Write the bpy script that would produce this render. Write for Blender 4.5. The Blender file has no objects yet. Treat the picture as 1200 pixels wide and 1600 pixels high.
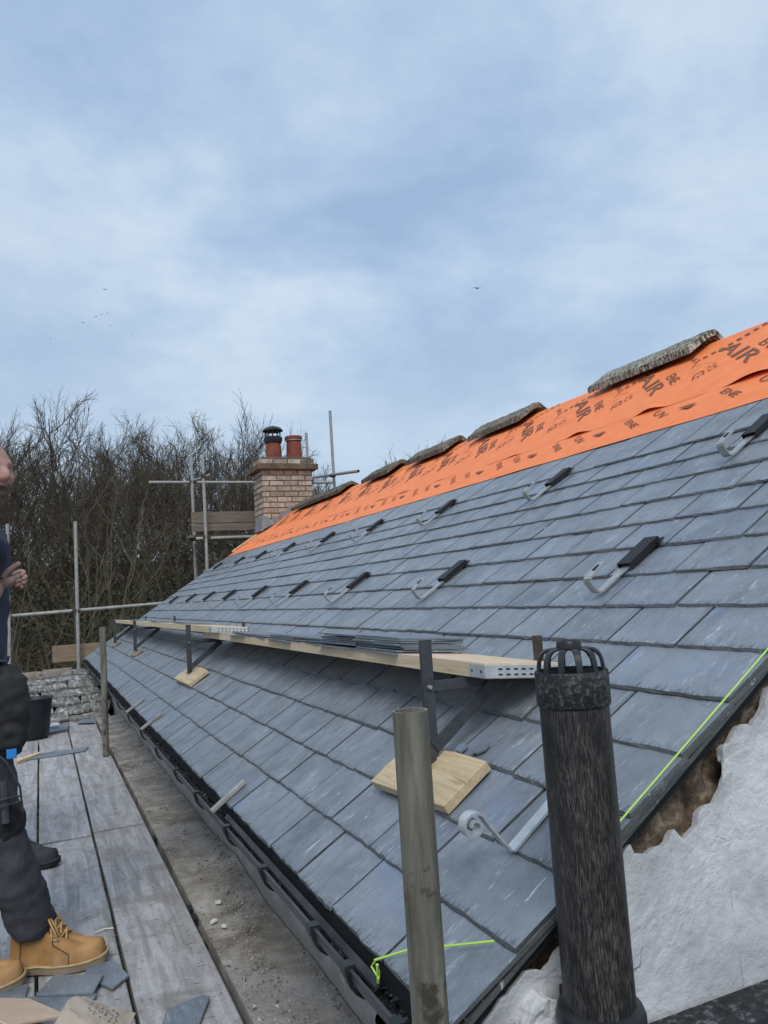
import bpy, bmesh, math, random
from mathutils import Vector, Matrix, noise
random.seed(7)
C = bpy.context.scene.collection
SC = bpy.context.scene
R = math.radians

# ------------------------------------------------------------------ camera, world, sun, exposure
yaw, pitch, roll = R(24.2), R(5.70), R(-3.69)
fwd = Vector((math.sin(yaw)*math.cos(pitch), math.cos(yaw)*math.cos(pitch), math.sin(pitch)))
rgt0 = Vector((math.cos(yaw), -math.sin(yaw), 0)); up0 = rgt0.cross(fwd)
rgt = math.cos(roll)*rgt0 + math.sin(roll)*up0; up = -math.sin(roll)*rgt0 + math.cos(roll)*up0
cam = bpy.data.objects.new('camera', bpy.data.cameras.new('camera')); C.objects.link(cam)
cam.matrix_world = Matrix(((rgt.x, up.x, -fwd.x, 0), (rgt.y, up.y, -fwd.y, 0), (rgt.z, up.z, -fwd.z, 0), (0, 0, 0, 1)))
cam.data.sensor_fit = 'VERTICAL'; cam.data.sensor_height = 24; cam.data.lens = 24*1210/1600
cam.data.clip_start = .05; cam.data.clip_end = 2000
SC.camera = cam

SUN_EL, SUN_AZ = 48, 205            # azimuth clockwise from +Y
W = bpy.data.worlds.new('World'); SC.world = W; W.use_nodes = True
wn, wl = W.node_tree.nodes, W.node_tree.links
wn.clear()
def wnode(t, **k):
    n = wn.new(t)
    for a, b in k.items(): setattr(n, a, b)
    return n
wo = wnode('ShaderNodeOutputWorld'); bg = wnode('ShaderNodeBackground'); bg.inputs['Strength'].default_value = .1
sky = wnode('ShaderNodeTexSky', sky_type='NISHITA', sun_disc=False, sun_elevation=R(SUN_EL), sun_rotation=R(SUN_AZ))
tc = wnode('ShaderNodeTexCoord')
sep = wnode('ShaderNodeSeparateXYZ'); wl.new(tc.outputs['Generated'], sep.inputs[0])
# clouds lie on a layer overhead: project the direction on it
add = wnode('ShaderNodeMath', operation='ADD'); wl.new(sep.outputs['Z'], add.inputs[0]); add.inputs[1].default_value = .35
mx = wnode('ShaderNodeMath', operation='MAXIMUM'); wl.new(add.outputs[0], mx.inputs[0]); mx.inputs[1].default_value = .12
dv = wnode('ShaderNodeVectorMath', operation='DIVIDE'); wl.new(tc.outputs['Generated'], dv.inputs[0])
cb = wnode('ShaderNodeCombineXYZ')
for i in range(3): wl.new(mx.outputs[0], cb.inputs[i])
wl.new(cb.outputs[0], dv.inputs[1])
mp = wnode('ShaderNodeMapping'); wl.new(dv.outputs[0], mp.inputs[0]); mp.inputs['Rotation'].default_value = (0, 0, R(35)); mp.inputs['Scale'].default_value = (1.15, 1.25, 1.2); mp.inputs['Location'].default_value = (3.1, 1.2, .4)
n1 = wnode('ShaderNodeTexNoise'); wl.new(mp.outputs[0], n1.inputs['Vector'])
n1.inputs['Scale'].default_value = 1.9; n1.inputs['Detail'].default_value = 9; n1.inputs['Roughness'].default_value = .57; n1.inputs['Distortion'].default_value = .12
cr = wnode('ShaderNodeValToRGB'); wl.new(n1.outputs['Fac'], cr.inputs[0])
e = cr.color_ramp.elements
e[0].position, e[0].color = .36, (.335, .470, .680, 1)
e[1].position, e[1].color = .64, (.61, .72, .85, 1)
m_ = e.new(.50); m_.color = (.445, .585, .775, 1)
n2 = wnode('ShaderNodeTexNoise'); wl.new(mp.outputs[0], n2.inputs['Vector']); n2.inputs['Scale'].default_value = .55; n2.inputs['Detail'].default_value = 3
mixl = wnode('ShaderNodeMix', data_type='RGBA'); wl.new(cr.outputs[0], mixl.inputs['A'])
mixl.inputs['B'].default_value = (.50, .60, .735, 1)
r2 = wnode('ShaderNodeMapRange'); wl.new(n2.outputs['Fac'], r2.inputs['Value']); r2.inputs[1].default_value = .45; r2.inputs[2].default_value = .7; r2.inputs[4].default_value = .6
wl.new(r2.outputs[0], mixl.inputs['Factor'])
hz = wnode('ShaderNodeMapRange'); wl.new(sep.outputs['Z'], hz.inputs['Value']); hz.inputs[1].default_value = 0; hz.inputs[2].default_value = .38; hz.inputs[3].default_value = .7; hz.inputs[4].default_value = 0
mixh = wnode('ShaderNodeMix', data_type='RGBA'); wl.new(hz.outputs[0], mixh.inputs['Factor']); wl.new(mixl.outputs['Result'], mixh.inputs['A']); mixh.inputs['B'].default_value = (.58, .70, .81, 1)
sc10 = wnode('ShaderNodeVectorMath', operation='SCALE'); wl.new(mixh.outputs['Result'], sc10.inputs[0]); sc10.inputs['Scale'].default_value = 8.6
mixs = wnode('ShaderNodeMix', data_type='RGBA'); mixs.inputs['Factor'].default_value = .93
wl.new(sky.outputs[0], mixs.inputs['A']); wl.new(sc10.outputs[0], mixs.inputs['B'])
wl.new(mixs.outputs['Result'], bg.inputs['Color']); wl.new(bg.outputs[0], wo.inputs[0])

sun = bpy.data.objects.new('sun', bpy.data.lights.new('sun', 'SUN')); C.objects.link(sun)
sun.data.energy = 1.5; sun.data.angle = R(28); sun.data.color = (1, .96, .9)
sd = Vector((math.sin(R(SUN_AZ))*math.cos(R(SUN_EL)), math.cos(R(SUN_AZ))*math.cos(R(SUN_EL)), math.sin(R(SUN_EL))))
sun.rotation_euler = sd.to_track_quat('Z', 'Y').to_euler(); sun.location = sd*30
SC.view_settings.view_transform = 'Standard'; SC.view_settings.look = 'None'
SC.view_settings.exposure = .3; SC.view_settings.gamma = 1; SC.view_settings.use_curve_mapping = False

# ------------------------------------------------------------------ frame of the place
YG, YF = 1.10, 11.5                       # near and far verge
P = R(33); EX, EZ = .548, -.669           # eave edge, roof pitch
cP, sP = math.cos(P), math.sin(P)
RIDGE = 3.56; GROUND = -3.6; DECK = -1.12
def S(Y, s, o=0.0): return Vector((EX + s*cP - o*sP, Y, EZ + s*sP + o*cP))
ROOFM = Matrix(((0, cP, -sP), (1, 0, 0), (0, sP, cP)))       # local x = along roof (Y), local y = up slope, local z = normal ... left-handed on purpose avoided below
def roof_mat(Y, s, o=0.0, rz=0.0):
    # local x = -Y (along the eave towards the near gable), local y = up the slope, local z = out of the roof
    b = Matrix(((0, cP, -sP), (-1, 0, 0), (0, sP, cP)))
    m = (b @ Matrix.Rotation(rz, 3, 'Z')).to_4x4(); m.translation = S(Y, s, o); return m

# ------------------------------------------------------------------ node helpers
def mat(name, base=(.5, .5, .5), rough=.6, metal=0.0, spec=.5):
    m = bpy.data.materials.new(name); m.use_nodes = True
    b = m.node_tree.nodes['Principled BSDF']
    b.inputs['Base Color'].default_value = (*base, 1); b.inputs['Roughness'].default_value = rough
    b.inputs['Metallic'].default_value = metal; b.inputs['Specular IOR Level'].default_value = spec
    return m
class N:
    def __init__(s, m): s.t = m.node_tree; s.b = s.t.nodes['Principled BSDF']; s._tc = None; s._off = None
    def node(s, t, ins=None, **k):
        n = s.t.nodes.new(t)
        for a, b in k.items(): setattr(n, a, b)
        for a, b in (ins or {}).items(): s.set(n.inputs[a], b)
        return n
    def set(s, sock, v):
        if isinstance(v, bpy.types.NodeSocket): s.t.links.new(v, sock)
        elif isinstance(v, (tuple, list)) and sock.type == 'RGBA' and len(v) == 3: sock.default_value = (*v, 1)
        else: sock.default_value = v
    def coord(s, scale=(1, 1, 1), rot=(0, 0, 0), random_off=True):
        if not s._tc: s._tc = s.node('ShaderNodeTexCoord')
        v = s._tc.outputs['Object']
        if random_off:
            oi = s.node('ShaderNodeObjectInfo')
            sc = s.node('ShaderNodeMath', {0: oi.outputs['Random'], 1: 47.0}, operation='MULTIPLY')
            v = s.node('ShaderNodeVectorMath', {0: v, 1: sc.outputs[0]}, operation='ADD').outputs[0]
        return s.node('ShaderNodeMapping', {'Vector': v, 'Scale': scale, 'Rotation': rot}).outputs[0]
    def noise(s, vec, scale=5, detail=4, rough=.55, dist=0):
        return s.node('ShaderNodeTexNoise', {'Vector': vec, 'Scale': scale, 'Detail': detail, 'Roughness': rough, 'Distortion': dist}).outputs['Fac']
    def ramp(s, fac, stops):
        n = s.node('ShaderNodeValToRGB', {0: fac}); el = n.color_ramp.elements
        while len(el) < len(stops): el.new(.5)
        for e_, (p, c) in zip(el, stops): e_.position = p; e_.color = (*c, 1) if len(c) == 3 else c
        return n.outputs[0]
    def rng(s, fac, a, b, c=0., d=1.): return s.node('ShaderNodeMapRange', {'Value': fac, 1: a, 2: b, 3: c, 4: d}).outputs[0]
    def mix(s, fac, a, b, mode='MIX'):
        n = s.node('ShaderNodeMix', data_type='RGBA', blend_type=mode)
        s.set(n.inputs['Factor'], fac); s.set(n.inputs['A'], a); s.set(n.inputs['B'], b); return n.outputs['Result']
    def math(s, op, a, b=0.): return s.node('ShaderNodeMath', {0: a, 1: b}, operation=op).outputs[0]
    def rand(s): return s.node('ShaderNodeObjectInfo').outputs['Random']
    def attr_v(s, name): return s.node('ShaderNodeAttribute', attribute_name=name).outputs['Vector']
    def attr(s, name): return s.node('ShaderNodeAttribute', attribute_name=name).outputs['Fac']
    def col(s, v): s.set(s.b.inputs['Base Color'], v)
    def rough(s, v): s.set(s.b.inputs['Roughness'], v)
    def bump(s, h, strength=.3, dist=.01): 
        n = s.node('ShaderNodeBump', {'Height': h, 'Strength': strength, 'Distance': dist}); s.set(s.b.inputs['Normal'], n.outputs[0])

def m_slate(name, lo, hi, streak=.5, blue=True):
    m = mat(name, rough=.45, spec=.95); n = N(m)
    tone = n.math('FRACT', n.math('ADD', n.rand(), n.attr('tone')))
    off = n.node('ShaderNodeCombineXYZ', {0: n.math('MULTIPLY', tone, 31.0), 1: n.math('MULTIPLY', tone, 17.0)}).outputs[0]
    base = n.node('ShaderNodeTexCoord').outputs['Object']
    if name == 'slate': base = n.node('ShaderNodeVectorMath', {0: n.attr_v('uvs'), 1: (1, 1, 1)}, operation='MULTIPLY').outputs[0]
    v0 = n.node('ShaderNodeVectorMath', {0: base, 1: off}, operation='ADD').outputs[0]
    ang = n.math('MULTIPLY', n.math('SUBTRACT', tone, .5), .9)
    rv = n.node('ShaderNodeCombineXYZ', {2: n.math('ADD', n.math('MULTIPLY', ang, 2.2), -.35)}).outputs[0]
    diag = n.node('ShaderNodeMapping', {'Vector': v0, 'Rotation': rv, 'Scale': (17, 6, 10)}).outputs[0]
    fine = n.node('ShaderNodeMapping', {'Vector': v0, 'Rotation': rv, 'Scale': (70, 12, 20)}).outputs[0]
    c = n.mix(tone, lo, hi)
    t2 = n.math('FRACT', n.math('MULTIPLY', tone, 7.31)); c = n.mix(n.math('MULTIPLY', t2, .35), c, (.158, .166, .163)); t3 = n.math('FRACT', n.math('MULTIPLY', tone, 13.7)); c = n.mix(n.math('MULTIPLY', n.rng(t3, .6, 1), .4), c, (.140, .168, .235))
    c = n.mix(n.rng(n.noise(v0, 7, 6, .65), .35, .65, 0, .8), c, tuple(x*1.38 for x in hi))
    c = n.mix(n.math('MULTIPLY', n.rng(n.noise(diag, 1.0, 7, .75, .5), .50, .68), .42), c, tuple(x*.58 for x in lo))
    st = n.rng(n.noise(fine, 1.0, 6, .75, .8), .53, .63); pat = n.rng(n.noise(v0, 8, 5, .65), .50, .60)
    c = n.mix(n.math('MULTIPLY', n.math('MULTIPLY', st, pat), streak), c, (.44, .47, .51))
    s2 = n.rng(n.noise(n.node('ShaderNodeMapping', {'Vector': v0, 'Rotation': (0, 0, .9), 'Scale': (60, 9, 9)}).outputs[0], 1.0, 4, .7, 1.6), .655, .69)
    c = n.mix(n.math('MULTIPLY', s2, .7), c, (.56, .59, .63))
    fl = n.rng(n.noise(v0, 60, 3, .6), .70, .73); c = n.mix(n.math('MULTIPLY', fl, .6), c, (.5, .53, .57))
    if name == 'slate':
        yy = n.node('ShaderNodeSeparateXYZ', {0: base}).outputs['Y']
        tee = n.noise(n.node('ShaderNodeMapping', {'Vector': v0, 'Rotation': (0, 0, -.5), 'Scale': (170, 22, 1)}).outputs[0], 1.0, 4, .7)
        lim = n.rng(tee, .46, .78, 0, .040)
        burr = n.math('LESS_THAN', yy, lim); c = n.mix(n.math('MULTIPLY', burr, .72), c, (.05, .056, .058))
    if blue:
        bl = n.math('MULTIPLY', n.rng(n.noise(v0, 5.0, 2), .52, .70), n.math('GREATER_THAN', tone, .80))
        c = n.mix(n.math('MULTIPLY', bl, .30), c, (.14, .22, .46))
    n.col(c); n.rough(n.rng(n.noise(diag, 1.2, 4), .35, .65, .28, .52))
    h = n.math('ADD', n.noise(diag, .8, 8, .7), n.math('MULTIPLY', n.noise(v0, 60, 5, .7), .5))
    n.bump(h, .8, .005); return m
def m_noise(name, stops, scale=6, detail=6, rough=.7, bump=.3, bdist=.004, stretch=(1, 1, 1), metal=0., spec=.4, dist=0., bscale=None, roff=True):
    m = mat(name, rough=rough, metal=metal, spec=spec); n = N(m); v = n.coord(stretch, random_off=roff)
    f = n.noise(v, scale, detail, .62, dist); n.col(n.ramp(f, stops))
    if bump: n.bump(n.noise(v, bscale or scale*2.5, detail, .65), bump, bdist)
    return m
def m_wood(name, a, b, dark, rough=.6, axis=1, grain=.6):
    m = mat(name, rough=rough, spec=.3); n = N(m); sc = [14, 14, 14]; sc[axis] = .9
    v = n.coord(tuple(sc)); f = n.noise(v, 2.2, 6, .6, 1.2)
    c = n.ramp(f, [(.3, a), (.62, b)])
    k = n.rng(n.noise(v, 5, 4, .7), .58, .7); c = n.mix(n.math('MULTIPLY', k, grain), c, dark)
    kn = n.rng(n.noise(n.coord(), 5, 2), .70, .76); c = n.mix(n.math('MULTIPLY', kn, .5), c, dark)
    n.col(c); n.bump(f, .3, .003); return m

M = {}
M['slate'] = m_slate('slate', (.106, .127, .150), (.182, .204, .232), .85)
M['slate_loose'] = m_slate('slate_loose', (.10, .12, .145), (.15, .175, .205), blue=False)
M['slate_edge'] = m_slate('slate_edge', (.045, .05, .052), (.085, .092, .092), .3, blue=False)
M['membrane'] = m_noise('membrane', [(.3, (.90, .225, .066)), (.7, (.98, .285, .095))], 9, 5, .6, .35, .004, spec=.3, roff=False)
M['ink'] = m_noise('ink', [(.3, (.20, .075, .04)), (.7, (.26, .095, .05))], 30, 3, .7, 0)
M['felt'] = mat('felt', (.012, .013, .015), .8)
M['black_plastic'] = m_noise('black_plastic', [(.35, (.012, .014, .016)), (.7, (.035, .038, .042))], 12, 5, .38, .1, .001)
M['gutter_plastic'] = m_noise('gutter_plastic', [(.35, (.03, .033, .037)), (.7, (.075, .08, .087))], 7, 6, .4, .1, .001)
M['gutter_muck'] = m_noise('gutter_muck', [(.35, (.008, .009, .010)), (.55, (.03, .033, .035)), (.66, (.14, .15, .155))], 60, 6, .75, .6, .004)
M['steel_black'] = m_noise('steel_black', [(.3, (.030, .034, .040)), (.7, (.065, .072, .082))], 20, 5, .5, .15, .001)
M['flash_black'] = m_noise('flash_black', [(.3, (.006, .006, .007)), (.75, (.02, .02, .022))], 30, 5, .55, .2, .001)
M['stainless'] = m_noise('stainless', [(.3, (.46, .45, .43)), (.7, (.58, .57, .54))], 40, 4, .42, .05, .001, metal=.75)
M['galv'] = m_noise('galv', [(.3, (.44, .47, .49)), (.7, (.60, .63, .65))], 30, 5, .45, .05, .001, metal=.35)
M['galv_dark'] = m_noise('galv_dark', [(.3, (.26, .26, .245)), (.7, (.40, .40, .375))], 14, 5, .6, .1, .001, metal=.1)
M['rust'] = m_noise('rust', [(.3, (.035, .03, .026)), (.7, (.10, .075, .055))], 30, 5, .8, .3, .002)
def tube_mat():
    m = mat('tube_weathered', rough=.55, metal=.25, spec=.4); n = N(m)
    v = n.coord((9, 9, 1.1)); w = n.coord((1, 1, 1))
    c = n.ramp(n.noise(v, 4, 7, .65, .5), [(.32, (.095, .087, .066)), (.5, (.185, .175, .142)), (.68, (.28, .27, .235))])
    c = n.mix(n.rng(n.noise(w, 14, 5, .65), .58, .66), c, (.06, .05, .036))
    c = n.mix(n.math('MULTIPLY', n.rng(n.noise(n.coord((20, 20, 3)), 12, 5, .7), .68, .75), .7), c, (.42, .43, .40))
    n.col(c); n.bump(n.noise(v, 12, 6, .7), .35, .0012); n.rough(n.rng(n.noise(w, 14, 4), .3, .7, .45, .7)); return m
M['tube'] = tube_mat()
def soil_mat():
    m = mat('soil_pipe_weathered', rough=.6, spec=.4); n = N(m)
    v = n.coord((150, 150, 15.0), random_off=False); w = n.coord(random_off=False)
    f = n.noise(v, 3.2, 9, .75, .5); k = n.rng(n.noise(n.coord((2.6, 2.6, .9), random_off=False), 6, 6, .7, .8), .45, .60)
    pale = n.mix(n.noise(n.coord((30, 30, 3), random_off=False), 6, 6, .7), (.040, .036, .035), (.165, .146, .136))
    c = n.mix(n.math('MULTIPLY', n.rng(f, .46, .60), n.math('SUBTRACT', 1.0, n.math('MULTIPLY', k, .85))), (.014, .0135, .0145), pale)
    n.col(c); n.bump(f, .35, .0010); n.rough(n.rng(f, .4, .65, .36, .7)); return m
M['soil'] = soil_mat()
def m_mottle():
    m = mat('coupler_mottled', rough=.5); n = N(m); w = n.coord(random_off=False)
    f = n.rng(n.noise(w, 95, 7, .75, .4), .50, .68); n.col(n.mix(f, (.010, .011, .012), (.15, .15, .15))); n.bump(f, .2, .001); return m
M['coupler'] = m_mottle()
def m_render():
    m = mat('white_render', rough=.6, spec=.4); n = N(m); v = n.coord(random_off=False); w = n.coord((1, 1, 1.6), (0, R(40), 0), random_off=False)
    c = n.ramp(n.noise(v, 2.6, 9, .68, .5), [(.36, (.46, .47, .49)), (.5, (.66, .67, .695)), (.62, (.79, .80, .82))])
    c = n.mix(n.math('MULTIPLY', n.rng(n.noise(w, 9, 8, .72, .8), .50, .66), .6), c, (.47, .475, .48))
    c = n.mix(n.math('MULTIPLY', n.rng(n.noise(v, 5, 7, .7), .60, .72), .6), c, (.42, .40, .37))
    c = n.mix(n.rng(n.noise(v, 34, 4, .6), .72, .74), c, (.20, .18, .16))
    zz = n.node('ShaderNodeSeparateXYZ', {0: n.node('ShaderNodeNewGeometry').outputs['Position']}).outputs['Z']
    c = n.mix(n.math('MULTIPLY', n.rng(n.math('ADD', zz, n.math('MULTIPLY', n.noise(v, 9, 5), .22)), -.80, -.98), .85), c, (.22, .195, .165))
    cr_ = n.node('ShaderNodeTexVoronoi', {'Vector': n.node('ShaderNodeVectorMath', {0: v, 1: n.node('ShaderNodeVectorMath', {0: n.node('ShaderNodeTexNoise', {'Vector': v, 'Scale': 6.0, 'Detail': 5}).outputs['Color'], 'Scale': .22}, operation='SCALE').outputs[0]}, operation='ADD').outputs[0], 'Scale': 2.6}, feature='DISTANCE_TO_EDGE').outputs[0]
    crk = n.math('MULTIPLY', n.rng(cr_, .0, .006, 1, 0), n.rng(n.noise(v, 2.2, 2), .50, .56)); c = n.mix(n.math('MULTIPLY', crk, .55), c, (.24, .23, .22))
    n.col(c); n.rough(n.rng(n.noise(v, 8, 5), .35, .65, .45, .75))
    h = n.math('ADD', n.math('MULTIPLY', n.noise(v, 6, 7, .6, .3), 1.2), n.math('ADD', n.math('MULTIPLY', n.noise(v, 30, 6, .65, .4), .40), n.math('MULTIPLY', crk, -.15)))
    n.bump(h, .75, .014); return m
M['render'] = m_render()
M['stone'] = m_noise('stone', [(.36, (.05, .034, .024)), (.5, (.17, .12, .082)), (.62, (.38, .31, .235))], 19, 8, .9, .9, .012, dist=.5)
M['deck_wood'] = None
def m_board():
    m = mat('board_dusty', rough=.75, spec=.3); n = N(m); v = n.coord((10, .8, 10)); w = n.coord(); u = n.coord((1.6, 1, 1))
    c = n.ramp(n.noise(v, 2.4, 7, .65, 1.0), [(.32, (.25, .24, .238)), (.5, (.385, .376, .38)), (.66, (.50, .492, .50))])
    c = n.mix(n.math('MULTIPLY', n.rng(n.noise(u, 4, 7, .75, .6), .49, .62), .7), c, (.235, .215, .195))
    c = n.mix(n.rng(n.noise(n.coord((5, 16, 8)), 5, 6, .72, .6), .60, .64), c, (.10, .092, .086))
    c = n.mix(n.math('MULTIPLY', n.rng(n.noise(w, 24, 5, .7), .62, .7), .6), c, (.56, .57, .59))
    n.col(c); n.bump(n.math('ADD', n.noise(v, 4, 7, .7, 1.0), n.math('MULTIPLY', n.noise(w, 60, 4), .5)), .5, .004); return m
M['board'] = m_board()
def m_dirty():
    m = mat('board_dirty', rough=.85, spec=.2); n = N(m); v = n.coord((6, 1, 6)); w = n.coord(random_off=False)
    c = n.ramp(n.noise(w, 5, 8, .68, .4), [(.34, (.13, .11, .088)), (.5, (.30, .268, .225)), (.64, (.47, .44, .405))])
    c = n.mix(n.math('MULTIPLY', n.rng(n.noise(w, 80, 6, .75), .56, .66), .75), c, (.46, .45, .43))
    c = n.mix(n.math('MULTIPLY', n.rng(n.noise(w, 1.7, 3, .5), .45, .62), .55), c, (.33, .325, .33))
    n.col(c); n.bump(n.math('ADD', n.noise(w, 26, 8, .75), n.noise(w, 110, 3)), .9, .006); return m
M['dirty'] = m_dirty()
M['grit'] = m_noise('grit', [(.35, (.12, .105, .088)), (.5, (.28, .26, .23)), (.62, (.55, .54, .52))], 40, 3, .9, .3, .002, roff=False)
M['flake'] = m_noise('flake', [(.3, (.6, .58, .54)), (.7, (.8, .78, .74))], 30, 3, .9, .3, .002)
M['new_wood'] = m_wood('new_wood', (.56, .39, .22), (.70, .52, .33), (.36, .22, .10))
M['plank_wood'] = m_wood('plank_wood', (.60, .44, .27), (.74, .60, .43), (.40, .26, .14))
M['pad_wood'] = m_wood('pad_wood', (.44, .33, .19), (.60, .47, .30), (.24, .16, .085), axis=1, grain=.8)
M['old_wood'] = m_wood('old_wood', (.12, .095, .075), (.22, .185, .15), (.05, .04, .03), axis=0, rough=.8)
M['toe_wood'] = m_wood('toe_wood', (.20, .145, .10), (.30, .225, .16), (.11, .08, .055), axis=0, rough=.8)
def m_brick():
    m = mat('brick', rough=.9, spec=.2); n = N(m); v = n.coord(); r = n.rand()
    c = n.ramp(r, [(0, (.46, .345, .27)), (.3, (.62, .51, .42)), (.6, (.38, .30, .24)), (.85, (.56, .46, .375)), (1, (.26, .21, .165))])
    c = n.mix(n.math('MULTIPLY', n.rng(n.noise(v, 14, 6, .7), .42, .62), .7), c, (.22, .185, .14))
    n.col(c); n.bump(n.noise(v, 50, 5), .5, .004); return m
M['brick'] = m_brick()
M['mortar'] = m_noise('mortar', [(.3, (.10, .082, .065)), (.7, (.19, .16, .13))], 30, 5, .95, .4, .004)
M['cap'] = m_noise('cap', [(.3, (.085, .060, .040)), (.7, (.19, .135, .09))], 8, 6, .9, .4, .006)
M['terracotta'] = m_noise('terracotta', [(.25, (.13, .035, .024)), (.7, (.27, .072, .045))], 7, 5, .75, .2, .003)
M['lead'] = m_noise('lead', [(.3, (.13, .135, .145)), (.7, (.27, .28, .295))], 9, 5, .6, .3, .006)
def m_ridge():
    m = mat('ridge_stone', rough=.95, spec=.2); n = N(m); v = n.coord(); u = n.coord((1, 3, 1), (0, 0, .5))
    c = n.ramp(n.noise(v, 7, 6, .65), [(.35, (.055, .044, .032)), (.5, (.105, .086, .061)), (.65, (.17, .142, .105))])
    li = n.math('MULTIPLY', n.rng(n.noise(u, 26, 6, .75, .8), .47, .55), n.rng(n.attr('tone'), 0, 1, 0, 1))
    c = n.mix(li, c, (.50, .49, .43)); c = n.mix(n.math('MULTIPLY', n.rng(n.noise(v, 9, 5), .6, .7), .6), c, (.10, .095, .04))
    n.col(c); n.bump(n.noise(u, 20, 7, .7), .9, .012); return m
M['ridge'] = m_ridge()
M['old_slate'] = m_noise('old_slate', [(.3, (.085, .082, .078)), (.48, (.18, .175, .165)), (.58, (.30, .29, .27)), (.64, (.58, .57, .54))], 9, 9, .9, .9, .012, dist=.6)
M['half_ridge'] = m_noise('half_ridge', [(.3, (.14, .11, .085)), (.6, (.25, .215, .18)), (.75, (.42, .40, .36))], 12, 6, .9, .6, .008)
M['twine'] = mat('twine', (.50, .76, .14), .7)
M['bucket'] = m_noise('bucket', [(.3, (.008, .011, .015)), (.7, (.022, .026, .032))], 8, 4, .45, .1, .002)
M['carton'] = m_noise('carton', [(.3, (.58, .42, .30)), (.7, (.68, .51, .38))], 12, 4, .8, .1, .002)
M['carton_in'] = m_noise('carton_in', [(.3, (.33, .25, .18)), (.7, (.44, .34, .25))], 14, 4, .85, .1, .002)
M['paper'] = m_noise('paper', [(.3, (.44, .37, .29)), (.7, (.58, .50, .41))], 9, 6, .8, .5, .008)
M['paper_ink'] = mat('paper_ink', (.06, .055, .06), .8)
M['skin'] = m_noise('skin', [(.3, (.33, .17, .135)), (.7, (.46, .26, .21))], 16, 5, .5, .25, .003, spec=.4)
M['hand_skin'] = m_noise('hand_skin', [(.3, (.26, .16, .135)), (.7, (.42, .275, .235))], 26, 6, .7, .4, .003, spec=.3)
M['beard'] = m_noise('beard', [(.3, (.10, .065, .05)), (.7, (.22, .15, .12))], 140, 3, .9, .8, .003)
M['eye'] = mat('eye', (.03, .025, .022), .2)
M['jumper'] = m_noise('jumper', [(.3, (.030, .038, .062)), (.7, (.055, .067, .10))], 16, 6, .9, .5, .006)
M['trousers'] = m_noise('trousers', [(.3, (.034, .035, .043)), (.7, (.080, .080, .093))], 14, 6, .9, .6, .008)
M['knee'] = m_noise('knee', [(.35, (.010, .010, .012)), (.6, (.022, .022, .026)), (.8, (.09, .09, .09))], 40, 6, .95, .7, .006)
M['pouch'] = m_noise('pouch', [(.3, (.012, .012, .014)), (.7, (.04, .038, .038))], 12, 6, .85, .5, .006)
M['blue_tape'] = mat('blue_tape', (.02, .22, .62), .5)
def m_leather():
    m = mat('tan_leather', rough=.65, spec=.35); n = N(m); v = n.coord(random_off=False)
    c = n.ramp(n.noise(v, 9, 6, .62), [(.32, (.27, .135, .045)), (.5, (.37, .195, .068)), (.66, (.45, .26, .11))])
    c = n.mix(n.math('MULTIPLY', n.rng(n.noise(v, 22, 7, .75), .52, .66), .5), c, (.20, .115, .055)); c = n.mix(n.math('MULTIPLY', n.rng(n.noise(v, 12, 6, .7), .58, .68), .45), c, (.42, .36, .29))
    n.col(c); n.bump(n.noise(v, 60, 5, .7), .3, .002); return m
M['leather'] = m_leather()
M['lace'] = m_noise('lace', [(.3, (.46, .27, .11)), (.7, (.58, .37, .17))], 90, 2, .8, .3, .001)
M['sole'] = m_noise('sole', [(.3, (.20, .155, .10)), (.7, (.30, .24, .165))], 20, 5, .8, .3, .002)
M['welt'] = m_noise('welt', [(.3, (.42, .30, .15)), (.7, (.55, .42, .24))], 40, 3, .7, .3, .001)
M['boot_grey'] = m_noise('boot_grey', [(.3, (.025, .027, .03)), (.6, (.06, .063, .068)), (.8, (.13, .13, .13))], 18, 6, .8, .3, .003)
M['bark'] = m_noise('bark', [(.3, (.046, .036, .024)), (.6, (.085, .068, .047)), (.8, (.12, .098, .07))], 3, 4, .95, 0)
M['bark_pale'] = m_noise('bark_pale', [(.3, (.07, .06, .038)), (.7, (.135, .12, .08))], 3, 4, .95, 0)
M['brush'] = m_noise('brush', [(.3, (.030, .022, .013)), (.5, (.060, .044, .025)), (.7, (.055, .052, .025))], .5, 5, .95, 0, roff=False)
M['ivy'] = m_noise('ivy', [(.3, (.022, .030, .012)), (.7, (.060, .070, .028))], 2, 4, .6, 0)
M['earth'] = m_noise('earth', [(.3, (.035, .028, .018)), (.5, (.065, .055, .032)), (.7, (.06, .068, .03))], .6, 7, .95, .4, .05, roff=False)
M['bird'] = mat('bird', (.02, .02, .024), .8)
M['white_wrap'] = mat('white_wrap', (.75, .75, .75), .5)

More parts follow.
